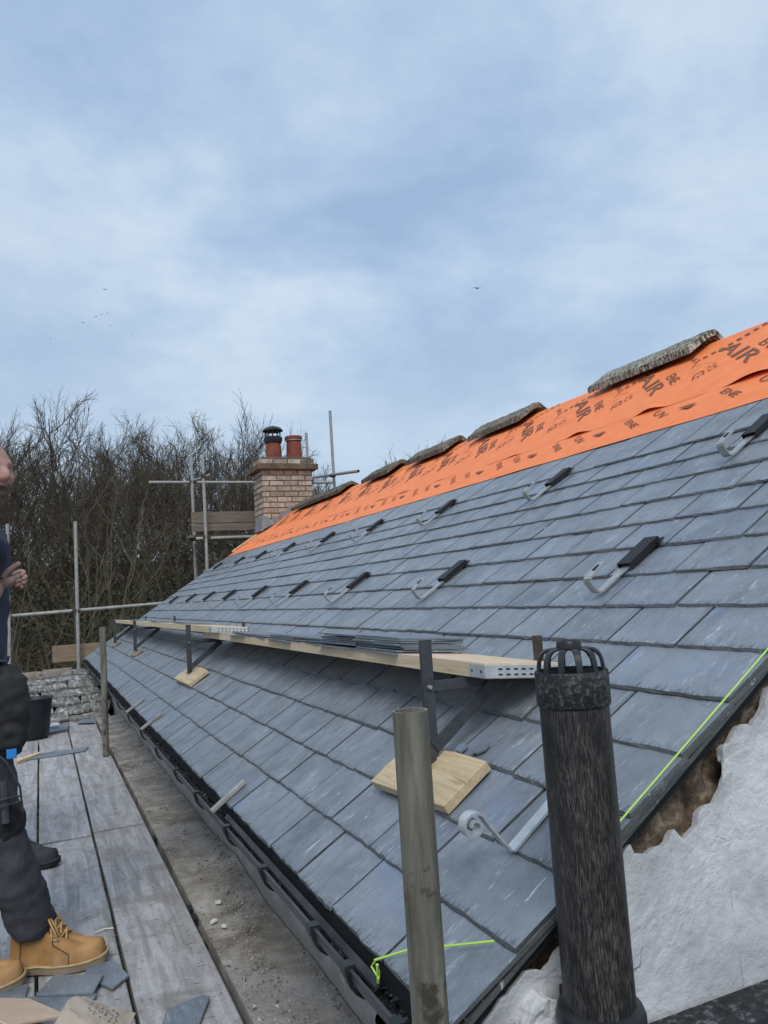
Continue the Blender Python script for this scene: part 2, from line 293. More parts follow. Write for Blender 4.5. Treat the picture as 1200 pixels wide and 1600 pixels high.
# ------------------------------------------------------------------ mesh helpers
class MB:
    def __init__(s): s.v = []; s.f = []; s.tone = []; s.t = 0.0; s.mi = []; s.m = 0
    def add(s, vs, fs):
        o = len(s.v); s.v += [Vector(p) for p in vs]; s.f += [[o+i for i in f] for f in fs]
        s.tone += [s.t]*len(fs); s.mi += [s.m]*len(fs); return s
    def box(s, a, b, M_=None, taper=None):
        x0, y0, z0 = a; x1, y1, z1 = b
        p = [Vector(q) for q in ((x0,y0,z0),(x1,y0,z0),(x1,y1,z0),(x0,y1,z0),(x0,y0,z1),(x1,y0,z1),(x1,y1,z1),(x0,y1,z1))]
        if M_ is not None: p = [M_ @ q for q in p]
        return s.add(p, [(0,3,2,1),(4,5,6,7),(0,1,5,4),(1,2,6,5),(2,3,7,6),(3,0,4,7)])
    def bar(s, p, q, w, h, upv=(0, 0, 1)):
        p, q = Vector(p), Vector(q); d = (q-p).normalized(); u = Vector(upv); r = d.cross(u).normalized(); u = r.cross(d)
        vs = [b + r*(w/2*i) + u*(h/2*j) for b in (p, q) for i, j in ((-1,-1),(1,-1),(1,1),(-1,1))]
        return s.add(vs, [(3,2,1,0),(4,5,6,7),(0,1,5,4),(1,2,6,5),(2,3,7,6),(3,0,4,7)])
    def tube(s, path, r, n=8, cap=True, closed=False):
        path = [Vector(p) for p in path]; rs = r if isinstance(r, (list, tuple)) else [r]*len(path)
        rings = []; prev = None
        for i, p in enumerate(path):
            if closed: d = (path[(i+1) % len(path)]-path[i-1]).normalized()
            else: d = (path[min(i+1, len(path)-1)]-path[max(i-1, 0)]).normalized()
            if prev is None:
                a = Vector((0, 0, 1)) if abs(d.z) < .9 else Vector((1, 0, 0)); u = d.cross(a).normalized()
            else: u = (prev - d*prev.dot(d)).normalized()
            prev = u; w = d.cross(u)
            rings.append([p + (u*math.cos(2*math.pi*k/n) + w*math.sin(2*math.pi*k/n))*rs[i] for k in range(n)])
        vs = [q for g in rings for q in g]; fs = []
        m = len(rings); lim = m if closed else m-1
        for i in range(lim):
            j = (i+1) % m
            for k in range(n): fs.append((i*n+k, i*n+(k+1) % n, j*n+(k+1) % n, j*n+k))
        if cap and not closed: fs.append(tuple(range(n-1, -1, -1))); fs.append(tuple((m-1)*n+k for k in range(n)))
        return s.add(vs, fs)
    def lathe(s, prof, c=(0, 0, 0), n=24):
        c = Vector(c); vs = []; fs = []; m = len(prof)
        for r, z in prof:
            for k in range(n): a = 2*math.pi*k/n; vs.append(c + Vector((r*math.cos(a), r*math.sin(a), z)))
        for i in range(m-1):
            for k in range(n): fs.append((i*n+k, i*n+(k+1) % n, (i+1)*n+(k+1) % n, (i+1)*n+k))
        return s.add(vs, fs)
    def pipe(s, p, q, ro, ri, n=20):   # open ended hollow tube
        p, q = Vector(p), Vector(q); d = (q-p).normalized(); a = Vector((1, 0, 0)) if abs(d.x) < .8 else Vector((0, 0, 1))
        u = d.cross(a).normalized(); w = d.cross(u); vs = []; fs = []
        for b, r in ((p, ri), (p, ro), (q, ro), (q, ri)):
            for k in range(n): t = 2*math.pi*k/n; vs.append(b + (u*math.cos(t)+w*math.sin(t))*r)
        for i in range(4):
            j = (i+1) % 4
            for k in range(n): fs.append((i*n+k, i*n+(k+1) % n, j*n+(k+1) % n, j*n+k))
        return s.add(vs, fs)
    def prism(s, poly, M_, h0, h1):   # polygon in local xy extruded along local z
        n = len(poly); vs = [M_ @ Vector((x, y, h)) for h in (h0, h1) for x, y in poly]
        return s.add(vs, [tuple(range(n-1, -1, -1)), tuple(range(n, 2*n))] + [(i, (i+1) % n, n+(i+1) % n, n+i) for i in range(n)])
    def mesh(s, name, off=(0, 0, 0), smooth=False, mats=None):
        off = Vector(off); me = bpy.data.meshes.new(name); me.from_pydata([tuple(v-off) for v in s.v], [], s.f)
        if any(s.tone):
            a = me.attributes.new('tone', 'FLOAT', 'FACE'); a.data.foreach_set('value', s.tone)
        if mats and len(mats) > 1: me.polygons.foreach_set('material_index', s.mi)
        for m in mats or []: me.materials.append(m)
        bm = bmesh.new(); bm.from_mesh(me); bmesh.ops.recalc_face_normals(bm, faces=bm.faces); bm.to_mesh(me); bm.free()
        if smooth:
            me.polygons.foreach_set('use_smooth', [True]*len(me.polygons))
            try: me.set_sharp_from_angle(angle=R(smooth if smooth > 1 else 40))
            except Exception: pass
        return me
def origin(o):
    p = Vector((0, 0, 0))
    while o is not None: p = p + o.location; o = o.parent
    return p
def put(name, me, parent=None, mw=None):
    o = bpy.data.objects.new(name, me); C.objects.link(o); o.parent = parent
    if mw is not None:
        m = mw.copy(); m.translation = m.translation - origin(parent); o.matrix_local = m
    return o
def part(name, mb, m, parent, smooth=False, bevel=0, kind=None, loc=None):
    mats = m if isinstance(m, list) else [m]
    if loc is not None: off = Vector(loc)
    else: off = origin(parent)
    o = bpy.data.objects.new(name, mb.mesh(name, off, smooth, mats)); C.objects.link(o); o.parent = parent
    if loc is not None: o.location = off - origin(parent)
    if bevel:
        b = o.modifiers.new('bevel', 'BEVEL'); b.width = bevel; b.segments = 2; b.limit_method = 'ANGLE'
    if kind: o['kind'] = kind
    return o
def tag(o, label, cat, group=None):
    o['label'] = label; o['category'] = cat
    if group: o['group'] = group
    return o
def thing(name, loc, label, cat, group=None):
    o = bpy.data.objects.new(name, None); C.objects.link(o); o.location = loc; o.empty_display_size = .1
    return tag(o, label, cat, group)
def single(name, mb, m, label, cat, group=None, smooth=False, bevel=0, loc=None):
    if loc is None:
        n = len(mb.v); loc = sum(mb.v, Vector())/n; loc.z = min(v.z for v in mb.v)
    return tag(part(name, mb, m, None, smooth, bevel, loc=loc), label, cat, group)
def copy_tree(o, parent=None):
    c = o.copy(); C.objects.link(c); c.parent = parent
    for ch in list(o.children): copy_tree(ch, c)
    return c
ORD = ['first', 'second', 'third', 'fourth', 'fifth', 'sixth', 'seventh', 'eighth', 'ninth', 'tenth', 'eleventh', 'twelfth', 'thirteenth', 'fourteenth', 'fifteenth']
def nz(x, y=0, z=0): return noise.noise(Vector((x, y, z)))

# ------------------------------------------------------------------ ground, wooded bank
g = MB(); n = 60
for i in range(n+1):
    for j in range(n+1):
        x = -250 + 500*i/n; y = -250 + 500*j/n
        z = GROUND + .15*nz(x*.1, y*.1) + max(0, min(1, (y-34)/40))*7.5
        g.v.append(Vector((x, y, z)))
for i in range(n):
    for j in range(n):
        a = i*(n+1)+j; g.f.append([a, a+n+1, a+n+2, a+1]); g.tone.append(0); g.mi.append(0)
gd = part('ground', g, M['earth'], None, smooth=True); gd['kind'] = 'structure'

# ------------------------------------------------------------------ cottage
cot = thing('cottage', (EX, YG, GROUND), 'white rendered cottage with a half finished blue grey slate roof and bare orange underlay', 'house')
WX = .748                                      # front wall face
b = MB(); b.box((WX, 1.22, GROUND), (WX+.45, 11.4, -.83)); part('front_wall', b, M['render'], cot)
b = MB()                                       # body behind
xr = EX + RIDGE*cP; zr = EZ + RIDGE*sP
x2 = 2*xr - WX
for y0, y1 in ((11.0, 11.42),):
    b.add([(WX, y, z) if False else (x, y, z) for y in (y0, y1) for x, z in ((WX+.01, GROUND), (x2, GROUND), (x2, EZ-.1), (xr, zr-.10), (WX+.01, EZ-.1))],
          [(0,1,2,3,4), (9,8,7,6,5), (0,5,6,1), (1,6,7,2), (2,7,8,3), (3,8,9,4), (4,9,5,0)])
part('far_gable_wall', b, M['render'], cot)
# near gable: stone core and a broken coat of white render
EDGE = [(.60,-.72),(.616,-.679),(.672,-.637),(.70,-.615),(.736,-.628),(.765,-.6),(.805,-.569),(.86,-.50),(.905,-.475),(.955,-.459),(1.002,-.457),(1.027,-.443),(1.035,-.435),(1.052,-.449),(1.07,-.452),(1.092,-.439),(1.099,-.419),(1.118,-.412),(1.141,-.407),(1.165,-.388),(1.179,-.362),(1.192,-.347),(1.172,-.336),(1.171,-.313),(1.195,-.296),(1.22,-.276),(1.248,-.281),(1.271,-.267),(1.295,-.249),(1.31,-.21)]
x = 1.31
while x < xr:
    x += .05; EDGE.append((x, EZ + (x-EX)*math.tan(P) - .09 - .035*abs(nz(x*7)) - .02*random.random()))
def gable_y(x, z): return 1.13 + .012*nz(x*3.1, z*3.1, 4) + .006*nz(x*9, z*9, 2)
b = MB(); cols = []
ED2 = []
for (xa, za), (xb, zb_) in zip(EDGE, EDGE[1:]):
    n_ = max(1, int(math.hypot(xb-xa, zb_-za)/.008)) if xa < 1.6 else 1
    ED2 += [(xa+(xb-xa)*q/n_, za+(zb_-za)*q/n_) for q in range(n_)]
ED2.append(EDGE[-1])
for k, (x, z) in enumerate(ED2):
    col = []
    z -= .026 if .93 < x < 1.34 else .004
    z += .010*nz(x*40, 3.3) + .005*nz(x*95, 1.7)
    steps = [0, .006, .02, .05, .1, .16, .23, .31, .4, .52, .7, 1.0, 1.6, 2.6]
    for d in steps:
        y = gable_y(x, z-d) - (.0 if d > .0 else -.002) - .010*math.exp(-d/.02) - .004*nz(x*5, (z-d)*5, 11)
        col.append((x, y, z-d))
    cols.append(col)
for col in cols: b.v += [Vector(p) for p in col]
m = len(cols[0])
for i in range(len(cols)-1):
    for j in range(m-1): b.f.append([i*m+j, (i+1)*m+j, (i+1)*m+j+1, i*m+j+1]); b.tone.append(0); b.mi.append(0)
o0 = len(b.v)
for col in cols: b.v.append(Vector(col[0]) + Vector((0, .016, -.006)))     # thickness of the coat at the broken edge
for i in range(len(cols)-1): b.f.append([i*m, o0+i, o0+i+1, (i+1)*m]); b.tone.append(0); b.mi.append(0)
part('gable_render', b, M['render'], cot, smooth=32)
b = MB(); nx, nt = 150, 12
for i in range(nx+1):
    x = .58 + (xr-.58)*i/nx; top = EZ + (x-EX)*math.tan(P) - .030
    for j in range(nt+1):
        z = top - .20*j/nt
        b.v.append(Vector((x, 1.158 + .016*nz(x*11, z*11, 7) + .020*abs(nz(x*26, z*26, 1)), z)))
for i in range(nx):
    for j in range(nt):
        a = i*(nt+1)+j; b.f.append([a, a+nt+1, a+nt+2, a+1]); b.tone.append(0); b.mi.append(0)
part('broken_stonework', b, M['stone'], cot, smooth=60)
b = MB(); b.box((.75, 1.22, GROUND), (xr, 1.5, -.95)); b.add([(x, y, z) for y in (1.22, 1.5) for x, z in ((.72, -.95), (xr, -.95), (xr, zr-.1), (.72, EZ-.0))], [(0,1,2,3), (7,6,5,4), (0,4,5,1), (1,5,6,2), (2,6,7,3), (3,7,4,0)])
part('gable_core', b, M['stone'], cot)
# verge: dark under-slate course and fillet
b = MB(); b.box((-.02, -.01, -.021), (.028, RIDGE-.02, -.012), roof_mat(YG+.035, 0)); part('verge_undercloak', b, M['slate_edge'], cot)
b = MB(); b.box((-.04, .03, -.034), (.016, RIDGE-.02, -.0225), roof_mat(YG+.035, 0)); part('verge_board', b, M['felt'], cot)
# roof deck (felted), slates hang on it
b = MB(); b.add([S(YG+.03, -.02, -.05), S(YF-.02, -.02, -.05), S(YF-.02, RIDGE, -.05), S(YG+.03, RIDGE, -.05),
                 S(YG+.03, .0, -.022), S(YF-.02, .0, -.022), S(YF-.02, RIDGE, -.022), S(YG+.03, RIDGE, -.022)],
                [(0,1,2,3), (7,6,5,4), (0,4,5,1), (1,5,6,2), (2,6,7,3), (3,7,4,0)])
ZB = Vector((2*xr, 0, 0))
b.add([(2*xr-p.x, p.y, p.z) for p in b.v[:8]], [(3,2,1,0), (4,5,6,7), (1,5,4,0), (2,6,5,1), (3,7,6,2), (0,4,7,3)])
roof = part('roof', b, M['felt'], cot)

# slates --------------------------------------------------------------------
GAUGE = .1514; SL_T = .0085
def slate_mesh(seed, L, w=1.0, t=SL_T):
    """unit-width slate (scaled in x), lower edge at y=0 ragged, upper edge at y=L, top face at z=0"""
    rr = random.Random(seed); k = 9
    low = [(-.5 + i/k*1.0, (rr.uniform(-.0014, .0016) if 0 < i < k else rr.uniform(.000, .003))) for i in range(k+1)]
    b = MB(); vs = []; 
    for x, y in low: vs.append((x, y + rr.uniform(.0015, .006), -.0004))           # top lip, dressed back
    vs += [(.5, L*.5, 0), (.5, L, 0), (-.5, L, 0), (-.5, L*.5, 0)]
    for x, y in low: vs.append((x, y, -t*rr.uniform(.72, 1.0)))
    vs += [(.5, L*.5, -t), (.5, L, -t), (-.5, L, -t), (-.5, L*.5, -t)]
    nn = len(vs)//2
    b.add(vs, [tuple(range(nn))])
    for i in range(nn):
        j = (i+1) % nn; b.f.append([i, nn+i, nn+j, j]); b.tone.append(0); b.mi.append(1)  # dark broken edge; sides share it, painting in the shade of the joints
    b.mi[0] = 0
    return b
VAR = []; VARTOP = []
for sd in range(18):
    VAR.append(slate_mesh(sd, .315)); VARTOP.append(slate_mesh(100+sd, .405))
def with_uv(me, w=.25):
    a = me.attributes.new('uvs', 'FLOAT_VECTOR', 'POINT'); a.data.foreach_set('vector', [c for v in me.vertices for c in (v.co.x*w, v.co.y, v.co.z)]); return me
VAR_ME = [v.mesh('slate', (0, 0, 0), False, [M['slate'], M['slate_edge']]) for v in VAR]
for me in VAR_ME: with_uv(me)
TOP_ME = [v.mesh('slate', (0, 0, 0), False, [M['slate'], M['slate_edge']]) for v in VARTOP]
for me in TOP_ME: with_uv(me)
TILT = SL_T/GAUGE
slates = []
rs = random.Random(5)
for row in range(15):
    s0 = .0 + row*GAUGE
    y = YG + (0 if row % 2 == 0 else 0)
    first = True
    while y < YF:
        w = rs.uniform(.222, .272)
        if first: w = .255 if row % 2 == 0 else .375
        if row == 14 and not first: w = rs.uniform(.20, .27)
        first = False
        y1 = min(y + w, YF + .01)
        if y1 - y < .06: break
        slates.append((row, (y+y1)/2, y1-y-.0085, s0 + rs.uniform(-.0022, .0022) + .0035*nz(y*.5, row*3.3), rs.randrange(18), rs.uniform(-.007, .007), rs.uniform(0, .0030)))
        y = y1
def seen(sl): 
    p = S(sl[1], sl[3]+.08); return sl[2]*GAUGE/p.length_squared * max(.05, abs(Vector((-sP, 0, cP)).dot(p.normalized())))
slates.sort(key=seen, reverse=True)
far = MB(); far_uv = []
for k, (row, yc, w, s0, vi, rz, lift) in enumerate(slates):
    mw = roof_mat(yc, s0, .008 + lift, rz) @ Matrix.Rotation(-TILT, 4, 'X') @ Matrix.Diagonal((w, 1, 1, 1))
    if k < 298: put('slate', (TOP_ME if row == 14 else VAR_ME)[vi], roof, mw)
    else:
        src = (VARTOP if row == 14 else VAR)[vi]; far.t = .01 + .98*rs.random(); o0 = len(far.v)
        far.v += [mw @ v for v in src.v]; far_uv += [c for v in src.v for c in (v.x*.25, v.y, v.z)]; far.f += [[o0+i for i in f] for f in src.f]; far.tone += [far.t]*len(src.f); far.mi += src.mi
fo = part('slate_courses', far, [M['slate'], M['slate_edge']], roof, kind='stuff'); fo.data.attributes.new('uvs', 'FLOAT_VECTOR', 'POINT').data.foreach_set('vector', far_uv)

# underlay membrane -----------------------------------------------------------
LIPS = [(1.30, .16, .016), (2.30, .20, .026), (2.93, .13, .017), (3.50, .15, .018), (4.15, .10, .006), (5.8, .15, .006)]
def mem_o(Y, s):
    o = -.004 + .007*nz(Y*3.1 + s*1.3, s*4.2, 1.7) + .003*nz(Y*8 - s*3, s*9, 5) + .004*math.sin((Y*.7 + s)*9 + 2*nz(Y, s))*max(0, nz(Y*.9, s*.8, 9))
    if s > RIDGE-.15: o *= max(.2, (RIDGE-s)/.15)
    for yc, hw, h in LIPS:
        u = abs(Y-yc)/hw
        if u < 1: o += h*(math.cos(u*math.pi)*.5+.5)*math.exp(-max(0, s-2.69)/.045)
    return o + .009 - .006*math.exp(-max(0, s-2.69)/.05)
b = MB(); ny, ns = 380, 34; sw = [2.69 + (RIDGE-2.69)*(j/ns)**1.15 for j in range(ns+1)]
ys = [YG-.02 + (YF-.03-YG+.02)*i/ny for i in range(ny+1)]
W2 = ns+1+4
for Y in ys:
    wob = .014*nz(Y*.9, 3) + .002*nz(Y*4, 7) + .012
    for s in sw: b.v.append(S(Y, s + wob*(1-(s-2.69)/.87), mem_o(Y, s)))
    for d in (.03, .15, .4, .9): p = S(Y, RIDGE-d, .002); b.v.append(Vector((2*xr - p.x, Y, p.z)))
for i in range(ny):
    for j in range(W2-1): a = i*W2+j; b.f.append([a, a+W2, a+W2+1, a+1]); b.tone.append(0); b.mi.append(0)
mem = part('underlay_membrane', b, M['membrane'], cot, smooth=80)
b = MB()
for Y in ys:
    for s in (2.40, 2.50, 2.60, 2.70, 2.80): b.v.append(S(Y, s, -.002 + .003*nz(Y*3, s*4, 3)))
for i in range(ny):
    for j in range(4): a = i*5+j; b.f.append([a, a+5, a+6, a+1]); b.tone.append(0); b.mi.append(0)
part('lower_membrane_sheet', b, M['membrane'], cot, smooth=80)
b = MB(); b.box((-.02, 2.50, .006), (.02, RIDGE-.32, .026), roof_mat(YF-.015, 0)); part('verge_batten', b, M['new_wood'], cot)
# printing on the membrane
def text_mesh(txt, size=1.0, bold=.0):
    cu = bpy.data.curves.new('txt', 'FONT'); cu.body = txt; cu.size = size; cu.offset = bold; cu.resolution_u = 3
    ob = bpy.data.objects.new('txt', cu); C.objects.link(ob)
    dg = bpy.context.evaluated_depsgraph_get(); me = bpy.data.meshes.new_from_object(ob.evaluated_get(dg))
    vs = [v.co.copy() for v in me.vertices]; fs = [list(p.vertices) for p in me.polygons]
    C.objects.unlink(ob); bpy.data.objects.remove(ob); bpy.data.meshes.remove(me)
    x0 = min(v.x for v in vs); x1 = max(v.x for v in vs); y0 = min(v.y for v in vs); y1 = max(v.y for v in vs)
    return [((v.x-x0)/(x1-x0), (v.y-y0)/(y1-y0)) for v in vs], fs
TXT = {t: text_mesh(t, 1, bo) for t, bo in (('AIR', .012), ('ENE', .004), ('CE', 0), ('UK\nCA', 0), ('BAT', 0), ('UV', 0))}
def stamp(b, txt, a, e, upv, low=False):
    """lay lettering: baseline from a to e in (Y, s), glyph height along upv"""
    vs, fs = TXT[txt]; out = []
    for u, v in vs:
        Y = a[0] + (e[0]-a[0])*u + upv[0]*v; s = a[1] + (e[1]-a[1])*u + upv[1]*v
        out.append(S(Y, s, (.002 + .003*nz(Y*3, s*4, 3)) if low else mem_o(Y, s)+.0035))
    b.add(out, fs)
def dash(b, Y, s, dY, ds, wY, ws):
    b.add([S(y, t, mem_o(y, t)+.0035) for y, t in ((Y, s), (Y+dY, s+ds), (Y+dY+wY, s+ds+ws), (Y+wY, s+ws))], [(0, 1, 2, 3)])
for k in range(15):
    Y0 = 2.06 + .615*k + (.0 if k else 0)
    b = MB(); Y = Y0
    stamp(b, 'AIR', (Y+.285, 3.355), (Y-.185, 2.925), (-.062, .072)); part('printed_lettering', b, M['ink'], mem)
    b = MB()
    stamp(b, 'ENE', (Y-.075, 3.195), (Y-.262, 3.01), (-.038, .042))
    stamp(b, 'CE', (Y-.395, 3.03), (Y-.46, 2.94), (-.045, .05)); stamp(b, 'UK\nCA', (Y-.45, 3.09), (Y-.52, 3.0), (-.03, .04))
    for q in range(2): dash(b, Y-.33-.02*q, 3.075+.01*q, -.03, .055, .006, -.006)
    stamp(b, 'BAT', (Y-.10, 3.385), (Y-.24, 3.262), (-.022, .026))
    part('printed_small_lettering', b, M['ink'], mem, kind='stuff')
    b = MB()
    for q in range(9):                         # dashed outline of the emblem
        t = q/8; yy = Y+.37-.30*t; ss = 3.30+.22*t
        for w in range(2): dash(b, yy-.02*w-.012, ss-.02*w+.012, -.022, .016, .010, .010)
    for q in range(7): t = q/6; dash(b, Y+.37-.04*t, 3.29-.10*t, -.005, -.010, .011, -.006)
    for q in range(4): dash(b, Y+.30-.03*q, 3.19-.006*q, -.010, .003, .003, -.010)
    part('printed_emblem', b, M['ink'], mem, kind='stuff')
for k in range(14):
    Y = 2.25 + .615*k; b = MB(); stamp(b, 'UV', (Y, 2.64), (Y-.14, 2.535), (-.03, .034), True); stamp(b, 'ENE', (Y+.20, 2.64), (Y+.04, 2.52), (-.026, .03), True)
    b.add([S(Y-.20, 2.60, .005), S(Y-.30, 2.555, .005), S(Y-.32, 2.60, .005)], [(0, 1, 2)])
    part('printed_small_lettering', b, M['ink'], mem, kind='stuff')

# gutter, fascia, downpipe ------------------------------------------------------
b = MB(); b.box((.618, 1.06, -.845), (.64, 11.48, -.70)); part('fascia', b, M['black_plastic'], cot)
b = MB(); b.box((.642, 1.2, -.828), (WX-.002, 11.45, -.815)); part('soffit', b, M['render'], cot)
b = MB(); b.add([S(y, s, o) for y in (1.09, 11.45) for s, o in ((.02, -.03), (-.0, -.05), (.06, -.10))], [(0, 1, 4, 3), (1, 2, 5, 4)]); part('eaves_felt', b, M['felt'], cot)
def gut_z(Y): return -.694 + .005*math.sin(Y*1.1) + .003*nz(Y*1.7)
GX, GR = .561, .056
b = MB(); ny = 60; prof = [(-1, 0)] ; k = 12
prof = [(GX + GR*math.cos(math.pi + math.pi*i/k), GR*math.sin(math.pi + math.pi*i/k)) for i in range(k+1)]
inner = [(GX + (GR-.0035)*math.cos(math.pi + math.pi*i/k), (GR-.0035)*math.sin(math.pi + math.pi*i/k)) for i in range(k, -1, -1)]
loop = [(prof[0][0]-.003, .004)] + prof + [(prof[-1][0]+.003, .004)] + [(prof[-1][0]-.004, .004)] + inner + [(prof[0][0]+.004, .004)]
ny = 70; L = len(loop)
for i in range(ny+1):
    Y = .80 + 10.7*i/ny
    for x, z in loop: b.v.append(Vector((x, Y, gut_z(Y)+z)))
for i in range(ny):
    for j in range(L): a = i*L+j; c = i*L+(j+1) % L; b.f.append([a, c, c+L, a+L]); b.tone.append(0); b.mi.append(0)
gut = part('gutter', b, M['gutter_plastic'], cot, smooth=50)
for Y in (1.02, 1.20, 1.42, 1.62, 2.02, 2.45, 2.95, 3.42, 4.0, 4.62, 5.3, 6.05, 6.85, 7.6, 8.45, 9.4, 10.4):
    b = MB(); z0 = gut_z(Y); R2 = GR+.005; vs = []
    for i in range(k+1):
        a = math.pi + math.pi*i/k
        for r in (R2-.004, R2+.003):
            for dy in (-.011, .011): vs.append((GX + r*math.cos(a), Y+dy, z0 + r*math.sin(a)))
    fs = []
    for i in range(k):
        q = i*4
        fs += [(q, q+1, q+5, q+4), (q+2, q+6, q+7, q+3), (q, q+4, q+6, q+2), (q+1, q+3, q+7, q+5)]
    fs += [(0, 2, 3, 1), (k*4, k*4+1, k*4+3, k*4+2)]
    b.add(vs, fs); b.box((GX-R2-.005, Y-.013, z0-.008), (GX-R2+.016, Y+.013, z0+.010))
    part('gutter_bracket', b, M['black_plastic'], gut)
b = MB(); rg = random.Random(3)
for i in range(2600):
    Y = 1.0 + 10.2*rg.random()**1.5; x = GX + rg.uniform(-.040, .042); r_ = rg.uniform(.004, .012)
    zz = gut_z(Y) - min(.030 + .010*nz(Y*3), math.sqrt(max(0, .05**2-(x-GX)**2))*.9)
    vs = [(x + r_*rg.uniform(-1, 1), Y + r_*rg.uniform(-1.3, 1.3), zz + r_*rg.uniform(-.2, .9)) for _ in range(4)]
    b.add(vs, [(0, 1, 2), (0, 2, 3), (0, 3, 1), (1, 3, 2)])
part('gutter_debris', b, M['gutter_muck'], gut, kind='stuff')
b = MB(); b.lathe([(.047, 0), (.047, -.03), (.036, -.045), (.036, -2.2)], (GX-.004, 1.30, gut_z(1.3)-.045), 20); part('downpipe', b, M['black_plastic'], cot, smooth=50)
b = MB(); b.add([(.534, 1.36, -.705), (.534, 2.6, -.700), (.544, 2.6, -.690), (.544, 1.36, -.694), (.534, 1.36, -.712), (.534, 2.6, -.707), (.544, 2.6, -.70), (.544, 1.36, -.704)], [(0,1,2,3), (7,6,5,4), (0,4,5,1), (1,5,6,2), (2,6,7,3), (3,7,4,0)])
part('eaves_trim', b, M['gutter_plastic'], cot)
# low lead covered ledge against the gable
b = MB(); b.box((.60, .90, -.90), (2.2, 1.12, -.765)); b.box((.60, .885, -.775), (2.2, .90, -.75))
led = part('lower_gutter_ledge', b, M['gutter_muck'], cot)

# chimney ------------------------------------------------------------------------
CX0, CX1, CY0, CY1 = 3.075, 3.87, 11.2, 11.74
ZC0, ZC1 = .95, 1.90
b = MB(); b.box((CX0+.008, CY0+.008, ZC0), (CX1-.008, CY1-.008, ZC1)); chim = part('chimney', b, M['mortar'], cot)
rb = random.Random(9); CH = .0825
def brick_me(L_, seed):
    rr = random.Random(seed); q = MB(); e = .004
    def j(): return rr.uniform(-.0045, .0045)
    x, y, z = L_/2-.002, .05, .0315
    vs = [(sx*(x-(e if f else 0))+j(), sy*(y-(0 if f else e)) + j()*.4, sz*z+j()*.6) for sz in (-1, 1) for sy in (-1, 1) for sx in (-1, 1) for f in (0,)]
    q.add(vs, [(0,2,3,1), (4,5,7,6), (0,1,5,4), (1,3,7,5), (3,2,6,7), (2,0,4,6)]); return q.mesh('brick', (0, 0, 0), False, [M['brick']])
BM = {}
def put_brick(L_, mw):
    key = (round(L_, 2), rb.randrange(3))
    if key not in BM: BM[key] = brick_me(L_, hash(key) % 1000)
    o = put('brick', BM[key], chim, mw)
for c in range(12):
    z = ZC1 - .04 - CH*c
    if z < ZC0: break
    x = CX0 - (0 if c % 2 else .112)
    while x < CX1 - .02:
        xa, xb = max(x, CX0), min(x+.213, CX1)
        if xb-xa > .05: put_brick(xb-xa-.0, Matrix.Translation(((xa+xb)/2, CY0+.05-rb.uniform(.0, .006), z)))
        x += .225
    y = CY0 + (.105 if c % 2 else .0)
    while y < CY1-.02:
        ya, yb = max(y, CY0+.002), min(y+.213, CY1)
        if yb-ya > .05 and not (c == 4 and y < CY0+.15): put_brick(yb-ya, Matrix.Translation((CX0+.05-rb.uniform(0, .006), (ya+yb)/2, z)) @ Matrix.Rotation(math.pi/2, 4, 'Z'))
        y += .225
b = MB(); b.box((CX0-.075, CY0-.075, ZC1), (CX1+.075, CY1+.075, ZC1+.085)); part('chimney_band', b, M['cap'], chim, bevel=.008)
b = MB(); b.box((CX0-.025, CY0-.025, ZC1+.085), (CX1+.025, CY1+.025, ZC1+.17)); part('chimney_top_course', b, M['mortar'], chim, bevel=.006)
for i, xx in enumerate((.10, .32, .54, .74)):
    put_brick(.20, Matrix.Translation((CX0-.035+xx, CY0+.02, ZC1+.128)))
for i, yy in enumerate((.08, .30)):
    put_brick(.20, Matrix.Translation((CX0+.02, CY0+yy, ZC1+.128)) @ Matrix.Rotation(math.pi/2, 4, 'Z'))
b = MB(); b.box((CX0+.0, CY0+.0, ZC1+.17), (CX1-.0, CY1-.0, ZC1+.20)); part('flaunching', b, M['mortar'], chim, bevel=.02)
PZ = ZC1+.19
def pot(x, y, sc, lip):
    b = MB(); b.lathe([(.0, 0), (.125*sc, 0), (.118*sc, .20*sc), (.108*sc, .30*sc)] + ([(.13*sc, .31*sc), (.137*sc, .34*sc), (.13*sc, .37*sc), (.10*sc, .37*sc), (.095*sc, .25*sc)] if lip else [(.108*sc, .32*sc), (.09*sc, .32*sc), (.09*sc, .2*sc)]), (x, y, PZ), 24)
    return part('chimney_pot', b, M['terracotta'], chim, smooth=40)
pot(3.335, 11.42, 1.0, False); pot(3.665, 11.42, 1.0, True)
cwx, cwy, cz = 3.335, 11.42, PZ+.30
b = MB(); b.lathe([(.10, -.04), (.128, -.04), (.142, 0), (.142, .045), (.128, .055), (.10, .055)], (cwx, cwy, cz), 24)
b.lathe([(.155, .145), (.16, .155), (.13, .195), (.06, .22), (0, .228)], (cwx, cwy, cz), 24); b.lathe([(.0, .15), (.155, .145)], (cwx, cwy, cz), 24)
for q in range(10):
    a = 2*math.pi*q/10; b.tube([(cwx+.115*math.cos(a), cwy+.115*math.sin(a), cz+.05), (cwx+.118*math.cos(a), cwy+.118*math.sin(a), cz+.15)], .008, 5)
b.lathe([(.118, .09), (.122, .094), (.118, .098)], (cwx, cwy, cz), 24)
part('cowl', b, M['black_plastic'], chim, smooth=40)
b = MB(); b.lathe([(.128, .33), (.129, .335), (.128, .34)], (3.665, 11.42, PZ-.03), 24); part('pot_band', b, M['galv'], chim)
